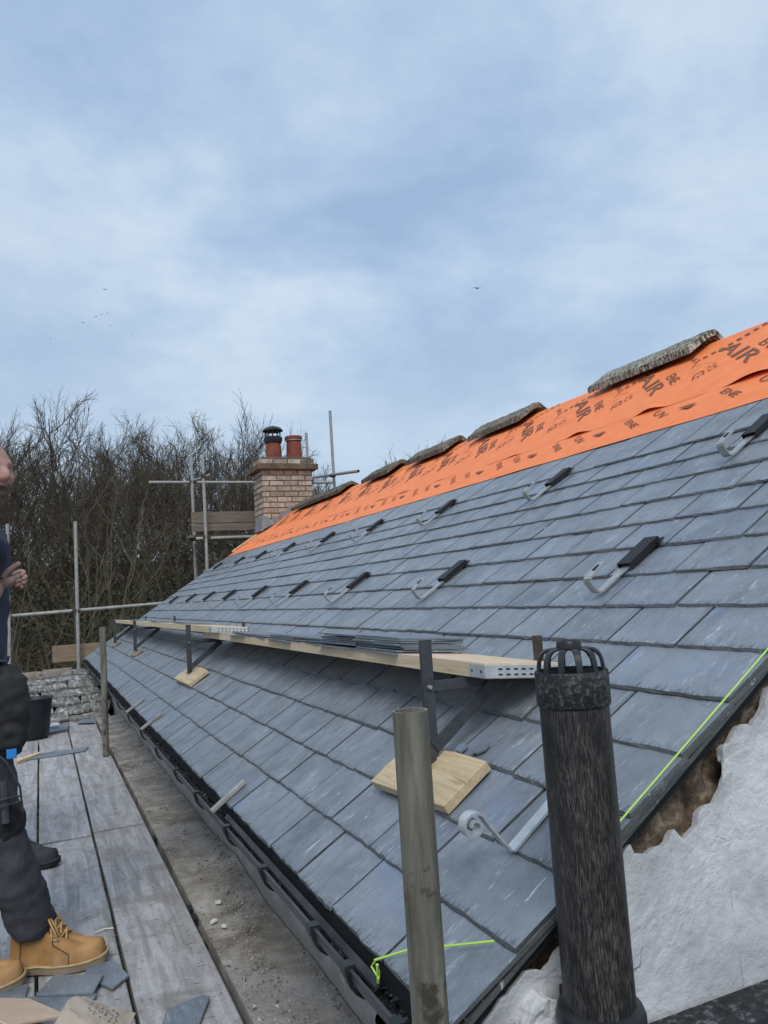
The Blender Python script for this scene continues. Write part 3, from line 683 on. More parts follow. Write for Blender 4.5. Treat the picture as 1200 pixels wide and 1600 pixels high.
for k in range(4):                            # stepped lead flashing
    xa = CX0 - .01 + .125*k; zr_ = EZ + (xa - EX)*math.tan(P); top = math.floor((zr_+.15-ZC1)/CH)*CH + ZC1
    b = MB(); b.add([(xa, CY0-.008, zr_-.04), (xa+.13, CY0-.008, zr_+.06), (xa+.13, CY0-.008, top+.03), (xa, CY0-.008, top+.02),
                     (xa, CY0-.014, zr_-.04), (xa+.13, CY0-.016, zr_+.06), (xa+.13, CY0-.012, top+.03), (xa, CY0-.012, top+.02)], [(0,1,2,3), (7,6,5,4), (0,4,5,1), (1,5,6,2), (2,6,7,3), (3,7,4,0)])
    part('lead_flashing', b, M['lead'], chim)
b = MB(); pts = []
for i in range(8):
    for j in range(7):
        u = i/7; v = j/6; b.v.append(Vector((CX0 - .02 - .05*math.sin(u*2.2)*(1-v) + .01*nz(u*6, v*6), CY0 - .03 + .42*u, .98 + .22*v + .02*nz(u*4, v*5, 2))))
for i in range(7):
    for j in range(6): a = i*7+j; b.f.append([a, a+7, a+8, a+1]); b.tone.append(0); b.mi.append(0)
b.add([(CX0-.06, CY0-.07, .99), (CX0+.13, CY0-.07, 1.07), (CX0+.13, CY0-.02, 1.13), (CX0-.04, CY0-.03, 1.20), (CX0-.03, CY0-.005, 1.22)], [(0, 1, 2, 3), (2, 4, 3)])
part('lead_apron', b, M['lead'], chim, smooth=60)

# ------------------------------------------------------------------ loose ridge tiles
TILES = [(3.12, 4.05, 1.0, 'big lichen crusted stone ridge tile nearest on the orange ridge', .0),
         (4.82, 5.66, .5, 'grey brown stone ridge tile, second from the right along the ridge', .02),
         (6.06, 6.88, .35, 'mossy ridge tile halfway along the ridge with bare twigs behind it', -.02),
         (7.26, 8.08, .2, 'plain brown ridge tile, fourth from the right along the ridge', .03),
         (8.75, 9.75, .15, 'ridge tile overlapping the one next to the chimney', .0),
         (9.70, 10.75, .12, 'last ridge tile, butting up against the chimney brickwork', -.01)]
for k, (ya, yb, tone, lab, rz) in enumerate(TILES):
    b = MB(); b.t = tone; ln = 26; hs = 14; rr = random.Random(k)
    wing, th, zt = .225, .042, zr + .088
    prof = []
    for i in range(hs+1):
        u = -1 + 2*i/hs; a = abs(u); r = wing*a
        ang = R(35); x = math.copysign(r*math.cos(ang), u); z = -math.sqrt((r*math.sin(ang))**2 + .02**2) + .02
        prof.append((x, z))
    rows = []
    for i in range(ln+1):
        t = i/ln; Y = ya + (yb-ya)*t; end = min(t, 1-t)*(yb-ya)
        ring = []
        for si, (x, z) in enumerate(prof):
            wob = .010*nz(Y*7 + k*7, x*12, 1) + .007*nz(Y*26, x*34, k)
            yy = Y + (.03*(abs(x)/wing)*(1 if t == 0 else 0) - .02*(abs(x)/wing)*(1 if t == 1 else 0))
            ring.append(Vector((xr + x + rz*(t-.5)*.8, yy, zt + z + wob - (.006 if end < .02 else 0))))
        for si in range(hs, -1, -1):
            x, z = prof[si]; ring.append(Vector((xr + x*.97 + rz*(t-.5)*.8, ring[si].y, zt + z - th)))
        rows.append(ring)
    m = len(rows[0]); b.v = [p for r_ in rows for p in r_]
    fs = [(i*m+j, i*m+(j+1) % m, (i+1)*m+(j+1) % m, (i+1)*m+j) for i in range(ln) for j in range(m)]
    n_ = hs+1
    for base in (0, ln*m):
        for j in range(hs): fs.append((base+j, base+j+1, base+m-2-j, base+m-1-j))
    b.f = [list(f) for f in fs]; b.tone = [tone+.001]*len(fs); b.mi = [0]*len(fs)
    single('ridge_tile', b, M['ridge'], lab, 'ridge tile', 'loose tiles set out along the ridge', smooth=45)

# ------------------------------------------------------------------ solar roof hooks
def hook_mesh():
    b = MB(); w = .0150; t = .0024
    path = [(.235, .010), (.02, .013), (.006, .016), (.0, .024), (-.004, .058), (.0, .066), (.008, .069), (.075, .074)]   # (s, o)
    for (s0, o0), (s1, o1) in zip(path, path[1:]):
        d = Vector((s1-s0, o1-o0)).normalized(); nn = Vector((-d.y, d.x))*t
        q = [(s0+nn.x, o0+nn.y), (s1+nn.x, o1+nn.y), (s1-nn.x, o1-nn.y), (s0-nn.x, o0-nn.y)]
        b.add([(x, s, o) for x in (-w, w) for s, o in q], [(0,1,2,3), (7,6,5,4), (0,4,5,1), (1,5,6,2), (2,6,7,3), (3,7,4,0)])
    return b
hm = hook_mesh().mesh('bracket', (0, 0, 0), False, [M['stainless']])
sl_ = MB(); sl_.box((-.004, .034, .0745), (.004, .060, .0770)); slm = sl_.mesh('slot', (0, 0, 0), False, [M['felt']])
fl = MB(); w, h, t = .028, .026, .003
for s0, s1 in ((.135, .275),):
    fl.box((-w, s0, h-.003), (w, s1, h)); fl.box((-w, s0, .006), (-w+t, s1, h-.003)); fl.box((w-t, s0, .006), (w, s1, h-.003))
    fl.box((-w-.006, s1-.02, .010), (w+.010, s1+.010, .014))
flm = fl.mesh('flashing_cover', (0, 0, 0), False, [M['flash_black']])
ROWS = [('lower', 1.10, [1.80, 2.94, 4.05, 5.12, 6.12, 7.2, 8.2, 9.25, 10.5]), ('upper', 1.865, [1.86, 3.01, 4.13, 5.22, 6.28, 7.42, 8.5, 9.5, 10.8])]
for nm, s0, Ys in ROWS:
    for k, Y in enumerate(Ys):
        rz = random.uniform(-.04, .04)
        r0 = thing('roof_hook', (0, 0, 0), f'{ORD[k]} steel hook with black cover from the near gable, {nm} row on the slates', 'roof hook', 'steel hooks set in two rows across the slates')
        r0.matrix_local = roof_mat(Y, s0 + random.uniform(-.008, .008) - .004*k*(nm == 'lower'), .006, rz)
        for nme, me in (('bracket', hm), ('slot', slm), ('flashing_cover', flm)):
            c = bpy.data.objects.new(nme, me); C.objects.link(c); c.parent = r0

# ------------------------------------------------------------------ roof brackets, pads, planks
BR = [(1.73, .865, 'nearest black steel roof bracket, its post in front of the near plank end'), (4.95, .84, 'second black steel roof bracket standing on a pale timber pad'),
      (7.96, .84, 'third black steel roof bracket from the near end under the far plank'), (10.15, .835, 'farthest black steel roof bracket holding the plank end')]
for k, (Y, x, lab) in enumerate(BR):
    zf = EZ + (x-EX)*math.tan(P) + .045
    top = (-.130, -.140, -.15, -.165)[k]; arm = (-.232, -.236, -.215, -.225)[k]
    xa = EX + (arm-.03-EZ)/math.tan(P)
    r0 = thing('roof_bracket', (x, Y, zf), lab, 'roof bracket', 'black steel brackets carrying the planks on the slates')
    b = MB(); b.box((x-.015, Y-.005, zf), (x+.015, Y+.005, top)); b.box((x-.020, Y-.012, zf-.004), (x+.018, Y+.012, zf+.002)); part('upright', b, M['steel_black'], r0)
    b = MB(); b.box((x+.004, Y-.004, arm-.024), (xa+.02, Y+.004, arm)); part('arm', b, M['steel_black'], r0)
    b = MB(); b.bar((x+.004, Y-.008, zf+.03), (xa-.12, Y-.008, arm-.022), .005, .026, (0, 1, 0)) if False else b.bar((x+.004, Y-.008, zf+.03), (xa-.13, Y-.010, arm-.022), .006, .032)
    part('brace', b, M['steel_black'], r0)
    b = MB(); b.box((xa+.012, Y-.010, arm-.01), (xa+.030, Y+.010, arm+.085)); part('rear_upright', b, M['rust'], r0)
    b = MB(); b.tube([(x, Y-.016, arm-.012), (x, Y+.016, arm-.012)], .005, 6); part('bolt', b, M['galv_dark'], r0)
PADS = [(1.72, .365, .36, .148, .024, 'large square timber pad under the nearest roof bracket, beside the curled strap', .05),
        (4.93, .365, .52, .14, .022, 'pale timber pad under the second roof bracket', .0),
        (7.9, .365, .30, .10, .012, 'timber pad under the third roof bracket', .0), (10.1, .365, .28, .10, .012, 'farthest timber pad under the last roof bracket', .0)]
for k, (Y, s, wy, ws, t, lab, rz) in enumerate(PADS):
    b = MB(); mw = roof_mat(Y, s, .012, rz); rr = random.Random(k)
    poly = [(-wy/2, -ws/2), (wy/2, -ws/2+.006), (wy/2, ws/2), (.12*wy, ws/2+.004), (-wy/2, ws/2-.01)]
    b.prism(poly, mw, 0, t); single('timber_pad', b, M['pad_wood'] if k < 2 else M['toe_wood'], lab, 'timber pad', 'timber pads under the roof brackets', bevel=.002)
b = MB(); b.prism([(-.05, -.012), (.05, -.012), (.05, .012), (-.05, .012)], roof_mat(1.775, .36, .037, .3), 0, .005); single('steel_foot_plate', b, M['rust'], 'rusty flat steel foot plate lying on the nearest timber pad', 'steel plate')
for i, (dy, ds, r_) in enumerate(((1.71, .475, .02), (1.64, .485, .024), (1.66, .465, .016))):
    b = MB(); b.prism([(r_*math.cos(a)*random.uniform(.7, 1.3), r_*math.sin(a)*random.uniform(.5, 1)) for a in [q*1.05 for q in range(6)]], roof_mat(dy, ds, .014, i), 0, .005)
    single('slate_chip', b, M['slate_loose'], ('broken slate chip just above the nearest timber pad', 'larger slate chip above the nearest timber pad, on the right', 'smallest slate chip above the nearest timber pad')[i], 'slate chip', 'slate chips above the near pad')
# planks
def plank(ya, yb, xa, xb, za, zb_, t, label, tilt=.02):
    r0 = thing('roof_plank', ((xa+xb)/2, (ya+yb)/2, min(za, zb_)-t), label, 'plank', 'planks along the roof brackets')
    b = MB(); b.add([(xa, ya, za-t), (xb, ya, za-t), (xb, yb, zb_-t), (xa, yb, zb_-t), (xa, ya, za), (xb, ya, za), (xb, yb, zb_), (xa, yb, zb_)], [(0,3,2,1), (4,5,6,7), (0,1,5,4), (1,2,6,5), (2,3,7,6), (3,0,4,7)])
    made = [part('board', b, M['plank_wood'], r0)]
    for yy, z, sg in ((ya, za, -1), (yb, zb_, 1)):
        b = MB(); b.box((xa-.002, yy+sg*.0-.0015 if sg > 0 else yy-.0025, z-t+.002), (xb+.002, yy+.0025 if sg > 0 else yy+.0015, z-.004))
        b.box((xa-.0025, min(yy, yy-sg*.07), z-t+.002), (xa-.0005, max(yy, yy-sg*.07), z-.004))
        b.box((xb+.0005, min(yy, yy-sg*.07), z-t+.002), (xb+.0025, max(yy, yy-sg*.07), z-.004))
        st = part('end_strap', b, M['galv'], r0); made.append(st)
        b = MB()
        if sg < 0:
            for q in range(9):
                for zz in (z-t*.36, z-t*.72): b.box((xa+.035+.022*q, yy-.0032, zz-.002), (xa+.046+.022*q, yy-.0026, zz+.002))
            for q in (.012, .055): b.box((xa-.0032, yy+q, z-t*.55-.003), (xa-.0026, yy+q+.006, z-t*.55+.003))
            made.append(part('strap_slots', b, M['felt'], st))
    for o in made: tilt_mesh(o, xa, tilt/(xb-xa))

def tilt_mesh(o, x0, k):
    ox = origin(o).x
    for v in o.data.vertices: v.co.z -= (v.co.x + ox - x0)*k
plank(1.62, 5.15, .965, 1.19, -.191, -.196, .036, 'pale timber plank with galvanised end strap carrying the stacks of slates')
plank(4.62, 11.3, .92, 1.13, -.150, -.176, .038, 'far timber plank lapped over the near one, running to the far gable')
for q, yy in enumerate((5.9, 7.3, 9.0)):
    b = MB(); b.box((.93, yy-.25, -.148-(yy-4.62)*.004), (1.12, yy+.25, -.136-(yy-4.62)*.004)); b.v = [v - Vector((0, 0, (v.x-.92)*.095)) for v in b.v]; single('loose_slate', b, M['slate_loose'], ('dark slate laid flat on the far plank, nearest of three', 'dark slate laid flat in the middle of the far plank', 'dark slate laid flat near the far end of the far plank')[q], 'slate', 'slates laid on the far plank')
# slates stacked on the near plank
LOOSE = []
for sd in range(8):
    q = MB(); rr = random.Random(200+sd); n_ = 10; pts = []
    for sx, sy in ((-1, -1), (1, -1), (1, 1), (-1, 1)):
        pass
    hx, hy = .112, .172
    poly = [(-hx, -hy), (0, -hy+rr.uniform(-.004, .004)), (hx, -hy), (hx+rr.uniform(-.003, .003), 0), (hx, hy), (rr.uniform(-.03, .03), hy+rr.uniform(-.006, .006)), (-hx, hy), (-hx+rr.uniform(-.003, .003), rr.uniform(-.1, .1))]
    poly = [(x+rr.uniform(-.004, .004), y+rr.uniform(-.004, .004)) for x, y in poly]
    q.prism(poly, Matrix.Identity(4), 0, rr.uniform(.0045, .0058)); LOOSE.append(q.mesh('stacked_slate', (0, 0, 0), False, [M['slate_loose']]))
STK = [(2.285, 8, 'tall stack at the near end of the plank'), (2.635, 8, 'tall stack second from the near end'), (3.0, 4, 'low stack just beyond the tall ones'), (3.36, 4, 'low stack in the middle of the plank'), (3.78, 3, 'thin stack beyond the middle of the plank'), (4.16, 3, 'thin stack nearest the second bracket')]
for Y, cnt, nm in STK:
    for k in range(cnt):
        o = bpy.data.objects.new('stacked_slate', random.choice(LOOSE)); C.objects.link(o)
        o.location = (1.085 + random.uniform(-.012, .012) - (.02 if k == 0 else 0), Y + random.uniform(-.012, .012), -.1915 - (Y-1.62)*.0014 - .0108 + .0062*k)
        o.rotation_euler = (random.uniform(-.004, .004), random.uniform(-.004, .004) + .089*1, random.uniform(-.04, .04) + (0*math.pi if random.random() < .5 else 0))
        tag(o, f'{ORD[cnt-1-k]} slate down in the {nm}' if 0 < k < cnt-1 else (f'topmost slate of the {nm}' if k else f'bottom slate of the {nm}'), 'slate', 'stacked slates on the plank')

# ------------------------------------------------------------------ twine, curled strap, offcut strips
b = MB(); b.tube([S(1.104, .30, .016), S(1.100, 1.2, .017), S(1.092, 2.2, .022), S(1.09, 2.8, .022)], .0017, 6); single('string_line', b, M['twine'], 'taut fluorescent yellow string along the near roof verge', 'string')
b = MB(); b.tube([S(1.362, -.004, .014), S(1.30, .045, .020), S(1.147, .145, .016)], .0022, 6); b.tube([S(1.362, -.004, .012), S(1.372, -.014, .004), S(1.352, -.018, -.012), S(1.360, -.008, -.004)], .002, 6); b.tube([S(1.35, -.006, .012), S(1.36, -.022, -.02)], .003, 5)
single('string_line', b, M['twine'], 'short yellow string knotted at the gutter and crossing the corner slates', 'string')
r0 = thing('curled_strap', S(1.285, .30, .01), 'galvanised steel strap with a curled end lying on the slates beside the dark pipe', 'steel strap')
b = MB(); b.prism([(-.013, 0), (.013, 0), (.013, .21), (-.013, .21)], roof_mat(1.285, .298, .010, .06), 0, .005); part('flat_strip', b, M['galv'], r0)
b = MB(); b.lathe([(0, .010), (.007, .009), (.007, 0)], (0, 0, 0), 6); 
b.v = [roof_mat(1.278, .425, .015) @ v for v in b.v]; part('bolt', b, M['galv_dark'], r0)
SCR = MB(); w = .012
def scp(a, h): # in the plane of slope and normal, foot at the strip's lower end
    return S(1.290, .298 + a, .012 + h)
pa = [(0, 0), (-.004, .03), (-.007, .06), (-.008, .085)]
cx, ch = -.033, .088
for q in range(22):
    a = math.radians(0 + q*24); rad = .026 - .0009*q; pa.append((cx + rad*math.cos(a), ch + rad*math.sin(a)))
pl = [scp(a, h) for a, h in pa]; vs = []
sdir = Vector((0, 1, 0))
for i, p in enumerate(pl):
    d = (pl[min(i+1, len(pl)-1)] - pl[max(i-1, 0)]).normalized(); nn = d.cross(sdir).normalized()*.0022
    vs += [p + sdir*w + nn, p - sdir*w + nn, p - sdir*w - nn, p + sdir*w - nn]
SCR.add(vs, [(4*i+j, 4*i+(j+1) % 4, 4*i+4+(j+1) % 4, 4*i+4+j) for i in range(len(pl)-1) for j in range(4)])
part('scroll', SCR, M['galv'], r0, smooth=40)
for q, (Y, s, L_, lab) in enumerate(((2.62, -.05, .14, 'grey metal strip lying across the gutter edge, nearest of three'), (4.55, -.05, .14, 'grey metal strip across the gutter, middle of three'), (5.35, -.05, .14, 'grey metal strip across the gutter, farthest of three'))):
    b = MB(); b.prism([(-.011, 0), (.011, 0), (.010, L_), (-.010, L_)], roof_mat(Y, s, .012, .12), 0, .014); single('metal_strip', b, M['galv_dark'], lab, 'metal strip', 'metal strips lying over the gutter', bevel=.002)

# ------------------------------------------------------------------ soil pipe
px, py = .775, 1.035
r0 = thing('soil_pipe', (px, py, -2.2), 'weathered black soil vent pipe with a domed cage top standing against the white gable', 'vent pipe')
b = MB(); b.pipe((px, py, -2.2), (px, py, -.19), .0545, .050, 40); part('pipe', b, M['soil'], r0, smooth=40)
b = MB(); b.lathe([(.0545, -.203), (.0572, -.201), (.0582, -.198), (.0582, -.150), (.0572, -.147), (.054, -.147), (.054, -.19)], (px, py, 0), 40); part('socket', b, M['coupler'], r0, smooth=40)
b = MB(); b.lathe([(.0545, -.70), (.066, -.695), (.068, -.685), (.068, -.665), (.064, -.655), (.0545, -.652)], (px, py, 0), 40); b.box((px-.01, py+.05, -.69), (px+.01, py+.10, -.66)); part('pipe_collar', b, M['black_plastic'], r0, smooth=40)
cz0 = -.152
for q in range(12):
    a = 2*math.pi*q/12 + .13; ca, sa = math.cos(a), math.sin(a); b = MB(); vs = []; K = 9
    for i in range(K+1):
        t = i/K; ang = t*math.pi/2; rad = .018 + .0365*math.cos(ang)**.42 if i < K else .018; z = cz0 + .040*math.sin(ang)**.95
        for dr in (0, -.004):
            for dt in (-.0048, .0048): vs.append((px + (rad+dr)*ca - dt*sa, py + (rad+dr)*sa + dt*ca, z + (dr*.6 if t > .5 else 0)))
    fs = []
    for i in range(K): o = 4*i; fs += [(o, o+1, o+5, o+4), (o+2, o+6, o+7, o+3), (o, o+4, o+6, o+2), (o+1, o+3, o+7, o+5)]
    b.add(vs, fs); part('cage_rib', b, M['black_plastic'], r0, smooth=40)
b = MB(); b.lathe([(0, cz0+.037), (.0195, cz0+.037), (.020, cz0+.048), (.018, cz0+.051), (.015, cz0+.048), (0, cz0+.048)], (px, py, 0), 24); part('cage_cap', b, M['black_plastic'], r0, smooth=40)
b = MB(); b.lathe([(.050, cz0-.03), (.056, cz0-.002), (.050, cz0+.002), (.046, cz0-.01)], (px, py, 0), 32); part('cage_base', b, M['black_plastic'], r0, smooth=40)
b = MB()
rr = random.Random(4); pts = [(.69, -.672), (.715, -.652), (.738, -.668), (.728, -.70), (.70, -.71), (.678, -.695)]
b.add([(x, 1.09 + rr.uniform(-.01, .02), z) for x, z in pts] + [(x, 1.14, z-.005) for x, z in pts], [tuple(range(6)), tuple(range(11, 5, -1))] + [(i, 6+i, 6+(i+1) % 6, (i+1) % 6) for i in range(6)])
ml = single('mortar_lump', b, M['render'], 'ragged lump of pale broken render beside the foot of the dark pipe', 'render lump')
sm_ = ml.modifiers.new('sub', 'SUBSURF'); sm_.levels = 4; sm_.render_levels = 4; sm_.subdivision_type = 'SIMPLE'
tx_ = bpy.data.textures.new('lump', 'CLOUDS'); tx_.noise_scale = .03; dm_ = ml.modifiers.new('rough', 'DISPLACE'); dm_.texture = tx_; dm_.strength = .014; dm_.texture_coords = 'LOCAL'

# ------------------------------------------------------------------ scaffold
def pole(x, y, z0, z1, label, m='tube', lean=(0, 0), group='upright scaffold tubes', ends=True):
    b = MB(); b.pipe((x, y, z0), (x+lean[0], y+lean[1], z1), .02415, .0205, 24)
    return single('scaffold_pole', b, M[m], label, 'scaffold pole', group, smooth=40, loc=(x, y, z0))
pole(.453, .965, -2.6, -.164, 'nearest scaffold tube, open topped and weathered, in front of the gutter')
pole(.437, 6.38, GROUND, -.148, 'scaffold tube standing at the far part of the gutter beside the boards')
pole(.49, 12.0, GROUND, 1.265, 'pale scaffold upright in front of the trees with a rail crossing it', 'galv_dark')
pole(-.395, 12.0, GROUND, 1.25, 'scaffold upright behind the man in the blue jumper', 'galv_dark')
pole(2.34, 11.9, GROUND, 2.22, 'shorter scaffold upright left of the chimney, in front of the boards', 'galv_dark')
pole(2.345, 12.9, GROUND, 2.66, 'taller scaffold upright left of the chimney, behind the boards', 'galv_dark')
pole(4.48, 11.9, GROUND, 3.02, 'tall scaffold upright right of the chimney', 'galv_dark')
pole(4.33, 12.75, GROUND, 2.82, 'shorter scaffold upright close behind the chimney on its right', 'galv_dark')
def ledger(p, q, label, m='galv_dark'):
    b = MB(); b.pipe(p, q, .02415, .0205, 16); return single('scaffold_tube', b, M[m], label, 'scaffold tube', 'level scaffold tubes', smooth=40)
ledger((-.9, 12.05, -.045), (3.4, 12.05, .04), 'level guard rail running from behind the man to the far verge')
ledger((1.66, 12.95, 1.98), (4.9, 12.95, 1.97), 'level tube crossing behind the chimney')
ledger((2.39, 11.55, 1.88), (2.39, 13.1, 2.02), 'short cross tube joining the two uprights left of the chimney')
ledger((4.43, 10.7, 1.80), (4.43, 13.0, 2.06), 'cross tube sticking out towards the viewer right of the chimney')
ledger((2.20, 11.95, .955), (3.6, 11.95, .96), 'level tube under the boards left of the chimney')
def coupler(x, y, z, label):
    b = MB(); b.box((x-.042, y-.042, z-.03), (x+.042, y+.042, z+.03)); b.tube([(x-.06, y-.03, z), (x+.065, y-.03, z)], .012, 6); b.tube([(x+.03, y-.065, z), (x+.03, y+.04, z)], .010, 6)
    single('scaffold_coupler', b, M['rust'], label, 'scaffold clamp', 'scaffold clamps', bevel=.008)
coupler(.47, 12.02, -.02, 'dark clamp where the guard rail crosses the pale upright')
coupler(2.36, 12.92, 1.98, 'dark clamp on the taller upright left of the chimney')
coupler(2.35, 11.9, 1.92, 'dark clamp near the top of the shorter upright left of the chimney')
coupler(2.35, 11.92, .97, 'dark clamp under the boards left of the chimney')
coupler(4.46, 11.9, 1.93, 'dark clamp on the tall upright right of the chimney')
coupler(4.38, 12.8, 1.99, 'dark clamp behind the right edge of the chimney')
for k, (y, za, zb_, lab) in enumerate(((12.05, 1.20, 1.375, 'upper grey toe board left of the chimney'), (12.05, 1.075, 1.19, 'lower grey toe board left of the chimney'))):
    b = MB(); b.box((2.16, y, za), (4.0, y+.038, zb_)); single('toe_board', b, M['old_wood'], lab, 'board', 'boards left of the chimney', bevel=.004)
for k in range(3):
    b = MB(); b.box((2.12 + .05*k, 12.12 + .24*k, .985), (4.1, 12.34 + .24*k, 1.023)); single('scaffold_board', b, M['old_wood'], (f'{ORD[k]} dark walking board behind the toe boards left of the chimney'), 'board', 'boards left of the chimney')
b = MB(); b.box((.15, 12.1, -.735), (1.1, 12.14, -.50)); single('toe_board', b, M['toe_wood'], 'brown timber board on edge behind the old stone roof', 'board', bevel=.004)

# working platform
BX = [(-.795, -.548), (-.538, -.290), (-.280, -.036), (-.024, .216), (.228, .476)]
wordsB = ['fifth board left of the gutter', 'fourth board left of the gutter', 'board under the bucket', 'middle board with the long slate offcut', 'board along the dark gap beside the gutter']
for k, (xa, xb) in enumerate(BX):
    for half, (ya, yb) in enumerate(((.10, 4.19 + .1*(k-2)*.5), (4.222 + .1*(k-2)*.5, 8.45 + random.uniform(-.05, .05)))):
        b = MB(); n_ = 24; t = .036
        for i in range(n_+1):
            Y = ya + (yb-ya)*i/n_; dz = .004*nz(Y*.7, k*3, half*9)
            wob = .0025*nz(Y*3, k*5, 2)
            for x, z in ((xa+wob, -t), (xb+wob, -t), (xb+wob, -.003), (xb+wob-.004, 0), (xa+wob+.004, 0), (xa+wob, -.003)): b.v.append(Vector((x, Y, DECK+z+dz)))
        for i in range(n_):
            for j in range(6): a = i*6+j; c = i*6+(j+1) % 6; b.f.append([a, c, c+6, a+6]); b.tone.append(0); b.mi.append(0)
        b.f += [[5,4,3,2,1,0], [n_*6+j for j in range(6)]]; b.tone += [0, 0]; b.mi += [0, 0]
        single('scaffold_board', b, M['board'], f'{"near" if half == 0 else "far"} half of the dusty grey walkway, {wordsB[k]}', 'board', 'dusty boards of the scaffold walkway', loc=((xa+xb)/2, (ya+yb)/2, DECK))
b = MB(); nx, ny = 14, 240; xa, xb, ya, yb = .498, WX-.004, .10, 8.7
for i in range(ny+1):
    for j in range(nx+1):
        x = xa + (xb-xa)*j/nx; Y = ya + (yb-ya)*i/ny; u = (x-xa)/(xb-xa)
        z = DECK - .002 + .010*max(0, nz(Y*2.2, x*7, 3))*u + .004*nz(Y*9, x*30, 1)*u + .075*max(0, u-.5)*max(0, nz(Y*1.3, 5)+.25)*(1+.4*nz(Y*6, x*20))
        b.v.append(Vector((x, Y, z)))
for i in range(ny):
    for j in range(nx): a = i*(nx+1)+j; b.f.append([a, a+1, a+nx+2, a+nx+1]); b.tone.append(0); b.mi.append(0)
b.box((xa, ya, DECK-.04), (xb, yb, DECK-.012))
b.add([(xa, y, z) for y in (ya, yb) for z in (DECK-.012, DECK-.001)], [(0, 2, 3, 1)])
single('scaffold_board', b, M['dirty'], 'brown mortar stained board right under the gutter', 'board', smooth=50, loc=((xa+xb)/2, 4.2, DECK))
b = MB(); b.box((-.9, .2, DECK-.18), (.75, .25, DECK-.14)) 
for y in (1.3, 2.9, 4.2, 5.7, 7.0, 8.3): b.tube([(-1.2, y, DECK-.07), (.69, y, DECK-.07)], .024, 10)
single('scaffold_transom_tubes', b, M['tube'], 'steel cross tubes under the walkway boards seen through the dark gap', 'scaffold tubes')
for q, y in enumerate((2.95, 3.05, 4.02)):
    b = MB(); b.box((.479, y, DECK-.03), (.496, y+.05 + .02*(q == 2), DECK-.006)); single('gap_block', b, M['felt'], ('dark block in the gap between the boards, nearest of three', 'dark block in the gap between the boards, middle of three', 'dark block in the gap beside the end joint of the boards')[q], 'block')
# grit and rubble on the dirty board
b = MB(); rg = random.Random(12)
def dirt_z(x, Y):
    u = (x-.498)/(WX-.004-.498)
    return DECK - .002 + .010*max(0, nz(Y*2.2, x*7, 3))*u + .004*nz(Y*9, x*30, 1)*u + .075*max(0, u-.5)*max(0, nz(Y*1.3, 5)+.25)*(1+.4*nz(Y*6, x*20))
for i in range(11000):
    Y = .9 + 7.2*rg.random()**2.0; u = rg.random()**.8
    if nz(Y*1.5, u*3, 8) + .3 < rg.random()*.5: continue
    x = .50 + .24*u; r_ = rg.choice((.002, .0028, .004, .0055)) * (2.4 if rg.random() < .04 else 1)
    c = Vector((x, Y, dirt_z(x, Y) + r_*.3))
    vs = [c + Vector((rg.uniform(-1, 1), rg.uniform(-1, 1), rg.uniform(-.4, 1)))*r_ for _ in range(5)]
    b.add(vs, [(0, 1, 2), (0, 2, 3), (0, 3, 1), (1, 2, 4), (2, 3, 4), (3, 1, 4)])
gr = part('mortar_grit', b, M['grit'], None); gr['kind'] = 'stuff'; gr['label'] = 'mortar grit and dust scattered on the stained board'; gr['category'] = 'grit'
for q, (x, Y, s, lab) in enumerate(((.585, 3.02, .018, 'white plaster flake on the stained board, farthest of three'), (.535, 2.86, .022, 'broad white plaster flake on the stained board beside the gap'), (.555, 2.80, .014, 'small white plaster flake on the stained board, nearest of three'))):
    b = MB(); b.prism([(s*math.cos(a)*random.uniform(.6, 1.1), s*.6*math.sin(a)*random.uniform(.7, 1.1)) for a in (0, 1.2, 2.3, 3.5, 5.0)], Matrix.Translation((x, Y, DECK+.006)) @ Matrix.Rotation(q, 4, 'Z'), 0, .006); single('plaster_flake', b, M['flake'], lab, 'flake', 'white plaster flakes')
b = MB(); rg = random.Random(15)
for i in range(700):
    x = rg.uniform(-.5, .46); Y = 1.2 + 7*rg.random()**1.7; r_ = rg.uniform(.001, .0035)
    c = Vector((x, Y, DECK+.0045)); a = rg.random()*6
    vs = [c + Vector((r_*math.cos(a+t)*rg.uniform(.6, 2.2), r_*math.sin(a+t), zz)) for t, zz in ((0, 0), (2.1, 0), (4.2, 0), (1, .003))]
    b.add(vs, [(0, 1, 3), (1, 2, 3), (2, 0, 3)])
gr = part('slate_dust', b, M['slate_loose'], None); gr['kind'] = 'stuff'; gr['label'] = 'tiny slate crumbs scattered over the walkway boards'; gr['category'] = 'crumbs'
b = MB(); b.tube([(.152, 3.0, DECK+.006), (.185, 3.012, DECK+.008), (.215, 3.006, DECK+.006)], .0028, 5); single('white_sliver', b, M['flake'], 'thin white sliver lying on the near walkway board', 'sliver')
# pieces lying on the walkway
def lay(name, poly, z, t, m, label, cat, rot=0, group=None):
    cx_ = sum(p[0] for p in poly)/len(poly); cy_ = sum(p[1] for p in poly)/len(poly)
    b = MB(); b.prism([(x, y) for x, y in poly], Matrix.Translation((0, 0, DECK+z)), 0, t); return single(name, b, m, label, cat, group, bevel=.001)
lay('slate_offcut', [(-.115, 6.64), (.30, 6.70), (.34, 6.86), (.05, 6.86), (-.10, 6.80)], .005, .007, M['slate_loose'], 'long narrow slate offcut lying across two far boards', 'slate')
lay('slate_offcut', [(.03, 7.85), (.21, 7.95), (.24, 8.3), (.04, 8.2)], .005, .02, M['slate_loose'], 'slate pieces lying beside the black bucket', 'slate')
lay('slate_offcut', [(.31, 8.3), (.47, 8.2), (.49, 8.5), (.36, 8.5)], .012, .01, M['slate_loose'], 'slate lying at the far end of the walkway by the scaffold tube', 'slate')
